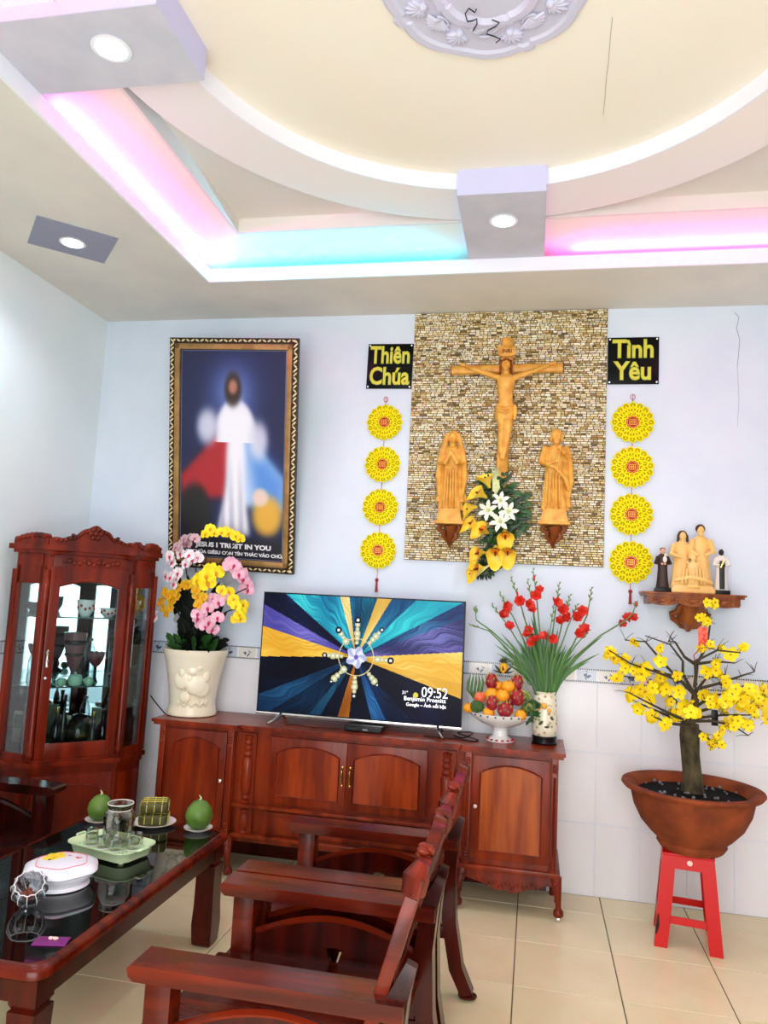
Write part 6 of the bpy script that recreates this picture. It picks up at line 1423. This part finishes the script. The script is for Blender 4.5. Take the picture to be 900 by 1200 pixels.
# green tray with overturned glasses and the big jar
def tray():
    c = on(130, 1001, ZT); t = thing('drain_tray', 'pale green plastic tray holding small glasses on the coffee table', 'tray', (c.x, c.y, ZT), math.radians(-14))
    gm = mat('tray_green', (206, 228, 180), .35); B = dict(world=False); hx, hy = .165, .105
    def rr(hx, hy, r, z):
        out = []
        for cx_, cy_, a0 in ((hx-r, hy-r, 0), (-hx+r, hy-r, PI/2), (-hx+r, -hy+r, PI), (hx-r, -hy+r, PI*1.5)):
            for k in range(7): a = a0+PI/2*k/6; out.append((cx_+r*math.cos(a), cy_+r*math.sin(a), z))
        return out
    MB().loft([rr(hx-.03, hy-.03, .04, .006), rr(hx-.015, hy-.015, .045, .010), rr(hx-.004, hy-.004, .05, .045), rr(hx+.006, hy+.006, .055, .050), rr(hx+.006, hy+.006, .055, .054), rr(hx-.006, hy-.006, .05, .050), rr(hx-.014, hy-.014, .045, .044), rr(hx-.02, hy-.02, .045, .040)]).build('tray', gm, t, 50, **B)
    for s_ in (-1, 1): MB().tube([(s_*(hx+.002), -.03, .05), (s_*(hx+.018), -.02, .055), (s_*(hx+.018), .02, .055), (s_*(hx+.002), .03, .05)], .005, 6).build('handle', gm, t, **B)
    for sx in (-1, 1):
        for sy in (-1, 1): MB().lathe([(.012, 0), (.012, .007), (0, .008)], 12, (sx*(hx-.05), sy*(hy-.045), 0)).build('foot', gm, t, **B)
    q = MB()
    for ix in range(-6, 7):
        for iy in range(-3, 4): q.ell((ix*.020, iy*.020, .0405), (.004, .004, .0015), 6, 4)
    q.build('drain_dots', mat('tray_dark', (120, 150, 110), .5), t, kind='stuff', **B)
    R_ = Matrix.Rotation(math.radians(-14), 4, 'Z'); gg = glassmat('cup_glass', (236, 242, 232), .02, .55)
    labs = ['overturned small glass at the left end of the tray', 'overturned small glass at the right end of the tray', 'overturned small glass at the front left of the tray', 'overturned small glass at the front right of the tray', 'overturned small glass in the back row left of the jar', 'overturned small glass in the back row right of the jar', 'overturned small glass in the middle of the tray front']
    for (x, y), lab in zip(((-.115, .0), (.118, .0), (-.062, -.052), (.072, -.052), (-.062, .052), (.085, .055), (.005, -.055)), labs):
        p = R_@Vector((x, y, 0))+Vector((c.x, c.y, ZT+.042)); g = thing('small_glass', lab, 'glass', p)
        MB().lathe([(.028, 0), (.030, .003), (.024, .040), (.021, .046), (0, .047)], 16, p).build('cup', gg, g, 60); MB().lathe([(.0285, .0), (.0305, .001), (.0305, .004), (.0285, .004)], 16, p, caps=False).build('rim', WHITE, g)
    p = R_@Vector((.02, .012, 0))+Vector((c.x, c.y, ZT+.042)); g = thing('glass_jar', 'large clear faceted glass jar standing upright on the green tray', 'jar', p)
    jg = glassmat('jar_glass', (232, 236, 228), .01, .5)
    JS = Matrix.Translation(p)@Matrix.Scale(1.2, 4)@Matrix.Translation(-p)
    MB(JS).lathe([(.036, 0), (.046, .004), (.052, .02), (.053, .095), (.048, .112), (.040, .120), (.042, .126), (.043, .134), (.046, .140), (.043, .142), (.039, .134), (.038, .120), (.046, .108), (.049, .094), (.048, .02), (0, .008)], 32, p, wob=lambda a, z: 1+(.03*math.cos(a*12) if z < .11 else 0)).build('jar', jg, g, 50)
    MB(JS).tube([p+Vector((.044*math.cos(a), .044*math.sin(a), .141)) for a in [2*PI*k/32 for k in range(33)]], .0018, 6).tube([p+Vector((.040*math.cos(a), .040*math.sin(a), .121)) for a in [2*PI*k/32 for k in range(33)]], .0014, 6).build('lip', mat('glass_edge', (226, 226, 214), .1), g)
tray()
def sweet_box():
    c = on(70, 1036, ZT); t = thing('sweet_box', 'white lidded sweet box with yellow blossoms and pink lines on its lid', 'box', (c.x, c.y, ZT))
    pm = mat('white_plastic', (240, 240, 248), .25)
    def ringn(r, z, lob=.03):
        r *= 1.25; z *= 1.2
        return [(c.x+r*(1+lob*math.cos(a*6))*math.cos(a), c.y+r*(1+lob*math.cos(a*6))*math.sin(a), ZT+z) for a in [2*PI*k/48 for k in range(48)]]
    MB().loft([ringn(.080, 0, 0), ringn(.086, .003, 0), ringn(.080, .012, 0), ringn(.085, .022, .01), ringn(.098, .034, .02), ringn(.102, .044, .03), ringn(.09, .044, .03)]).build('body', pm, t, 50)
    l = MB().loft([ringn(.104, .045, .035), ringn(.109, .049, .035), ringn(.107, .056, .035), ringn(.085, .068, .03), ringn(.062, .073, .02), ringn(.02, .074, 0)]).build('lid', pm, t, 50)
    pk = mat('pink_line', (238, 130, 140), .4); MB().tube([(x, y, z+.0012) for x, y, z in ringn(.074, .0705, .05)[:49]]+[tuple(ringn(.074, .0717, .05)[0])], .0016, 5).build('pink_line', pk, l)
    yl = mat('blossom_print', (240, 208, 40), .4); q = MB(); bk = MB(); rd = MB()
    for (dx, dy) in ((-.045, .02), (-.03, .0), (-.05, -.005), (-.02, .025), (-.035, .04), (-.055, .03)): 
        for k in range(5): q.ell((c.x+dx*1.2+.010*math.cos(k*1.256), c.y+dy*1.2+.010*math.sin(k*1.256), ZT+.0895-max(0, math.hypot(dx, dy)-.055)*.25), (.009, .009, .003), 8, 4)
    bk.tube([(c.x-.055, c.y+.05, ZT+.086), (c.x-.04, c.y+.02, ZT+.0895), (c.x-.03, c.y-.01, ZT+.0905), (c.x-.045, c.y-.02, ZT+.0895)], .0025, 5)
    for (dx, dy) in ((.045, .035), (.035, .045), (.05, .045), (.0, .05)): rd.ell((c.x+dx, c.y+dy, ZT+.0865), (.010, .007, .003), 8, 4)
    q.build('yellow_flowers', yl, l); bk.build('black_twig', BLACK, l); rd.build('pink_flowers', mat('pink_print', (236, 80, 96), .4), l)
sweet_box()
def crystal():
    c = on(33, 1063, ZT); t = thing('crystal_bowl', 'cut crystal bowl of brown sweets tipped on its side', 'bowl', (c.x, c.y, ZT))
    cg = glassmat('crystal', (236, 238, 240), .02, .45); R_ = 0.060; cc = Vector((c.x, c.y, ZT+R_+.001)); M = Matrix.Translation(cc)@aim((.3, -.55, .75))@Matrix.Scale(1.15, 4)
    q = MB(); q.lathe([(.0, -.048), (.024, -.046), (.042, -.03), (.051, -.005), (.050, .018), (.040, .030), (.036, .030), (.046, .014), (.045, -.005), (.036, -.026), (.0, -.040)], 24, M=M, wob=lambda a, z: 1+.06*math.cos(a*12)); q.build('bowl', cg, t, 25)
    e = MB()
    for k in range(12):
        a = 2*PI*k/12; e.tube([M@Vector((.053*math.cos(a)*s_, .053*math.sin(a)*s_, z)) for s_, z in ((.45, -.046), (.8, -.031), (1.0, -.006), (1.0, .016), (.8, .03))], .0014, 5)
    e.tube([M@Vector((.041*math.cos(a)*(1+.05*math.cos(a*12)), .041*math.sin(a)*(1+.05*math.cos(a*12)), .031)) for a in [2*PI*k/48 for k in range(49)]], .0018, 5)
    e.build('cut_edges', mat('crystal_edge', (230, 232, 236), .08, spec=1), t, 60)
    s_ = MB(); rs = random.Random(1)
    for k in range(16): s_.ell(cc+Vector((rs.uniform(-.022, .022), rs.uniform(-.02, .02), -.030+rs.random()*.022)), (.010, .009, .007), 8, 6)
    s_.build('brown_sweets', mat('candy_brown', (120, 50, 24), .35), t, 60)
crystal()
c = on(60, 1104, ZT); t = thing('purple_packet', 'flat purple packet with a small pink bow at the near end of the table', 'packet', (c.x, c.y, ZT), .25)
MB().box(-.052, .052, -.03, .03, 0.0005, .004, bev=.001).build('packet', mat('purple_paper', (120, 24, 110), .4), t, world=False)
MB().ell((.01, .008, .008), (.010, .006, .005), 8, 6).ell((-.006, .010, .008), (.008, .006, .005), 8, 6).ell((.003, .009, .009), .004, 8, 6).build('bow', mat('bow_pink', (240, 190, 180), .5), t, world=False)

# ------------------------------------------------------------------ shared group names
GR = {'orange': 'oranges in the fruit bowl', 'dragon_fruit': 'dragon fruit in the fruit bowl', 'gladiolus': 'gladioli in the vase', 'small_glass': 'small glasses on the green tray',
      'bottle': 'black bottles in the display cabinet', 'water_bottle': 'plastic bottles in the display cabinet', 'porcelain_bowl': 'bowls on the top cabinet shelf', 'teacup': 'green teacups in the cabinet',
      'armchair': 'carved armchairs around the coffee table', 'saucer': 'saucers on the coffee table', 'coconut': 'coconuts on the coffee table', 'rice_cake': 'rice cakes on the plate',
      'light_strip': 'light tubes in the ceiling cove', 'ceiling_beam': 'boxed ceiling beams', 'rosette_string': 'strings of yellow rosettes', 'word_sign': 'black word signs'}
for o in bpy.data.objects:
    if o.parent is None and 'label' in o and o.name.split('.')[0] in GR: o['group'] = GR[o.name.split('.')[0]]
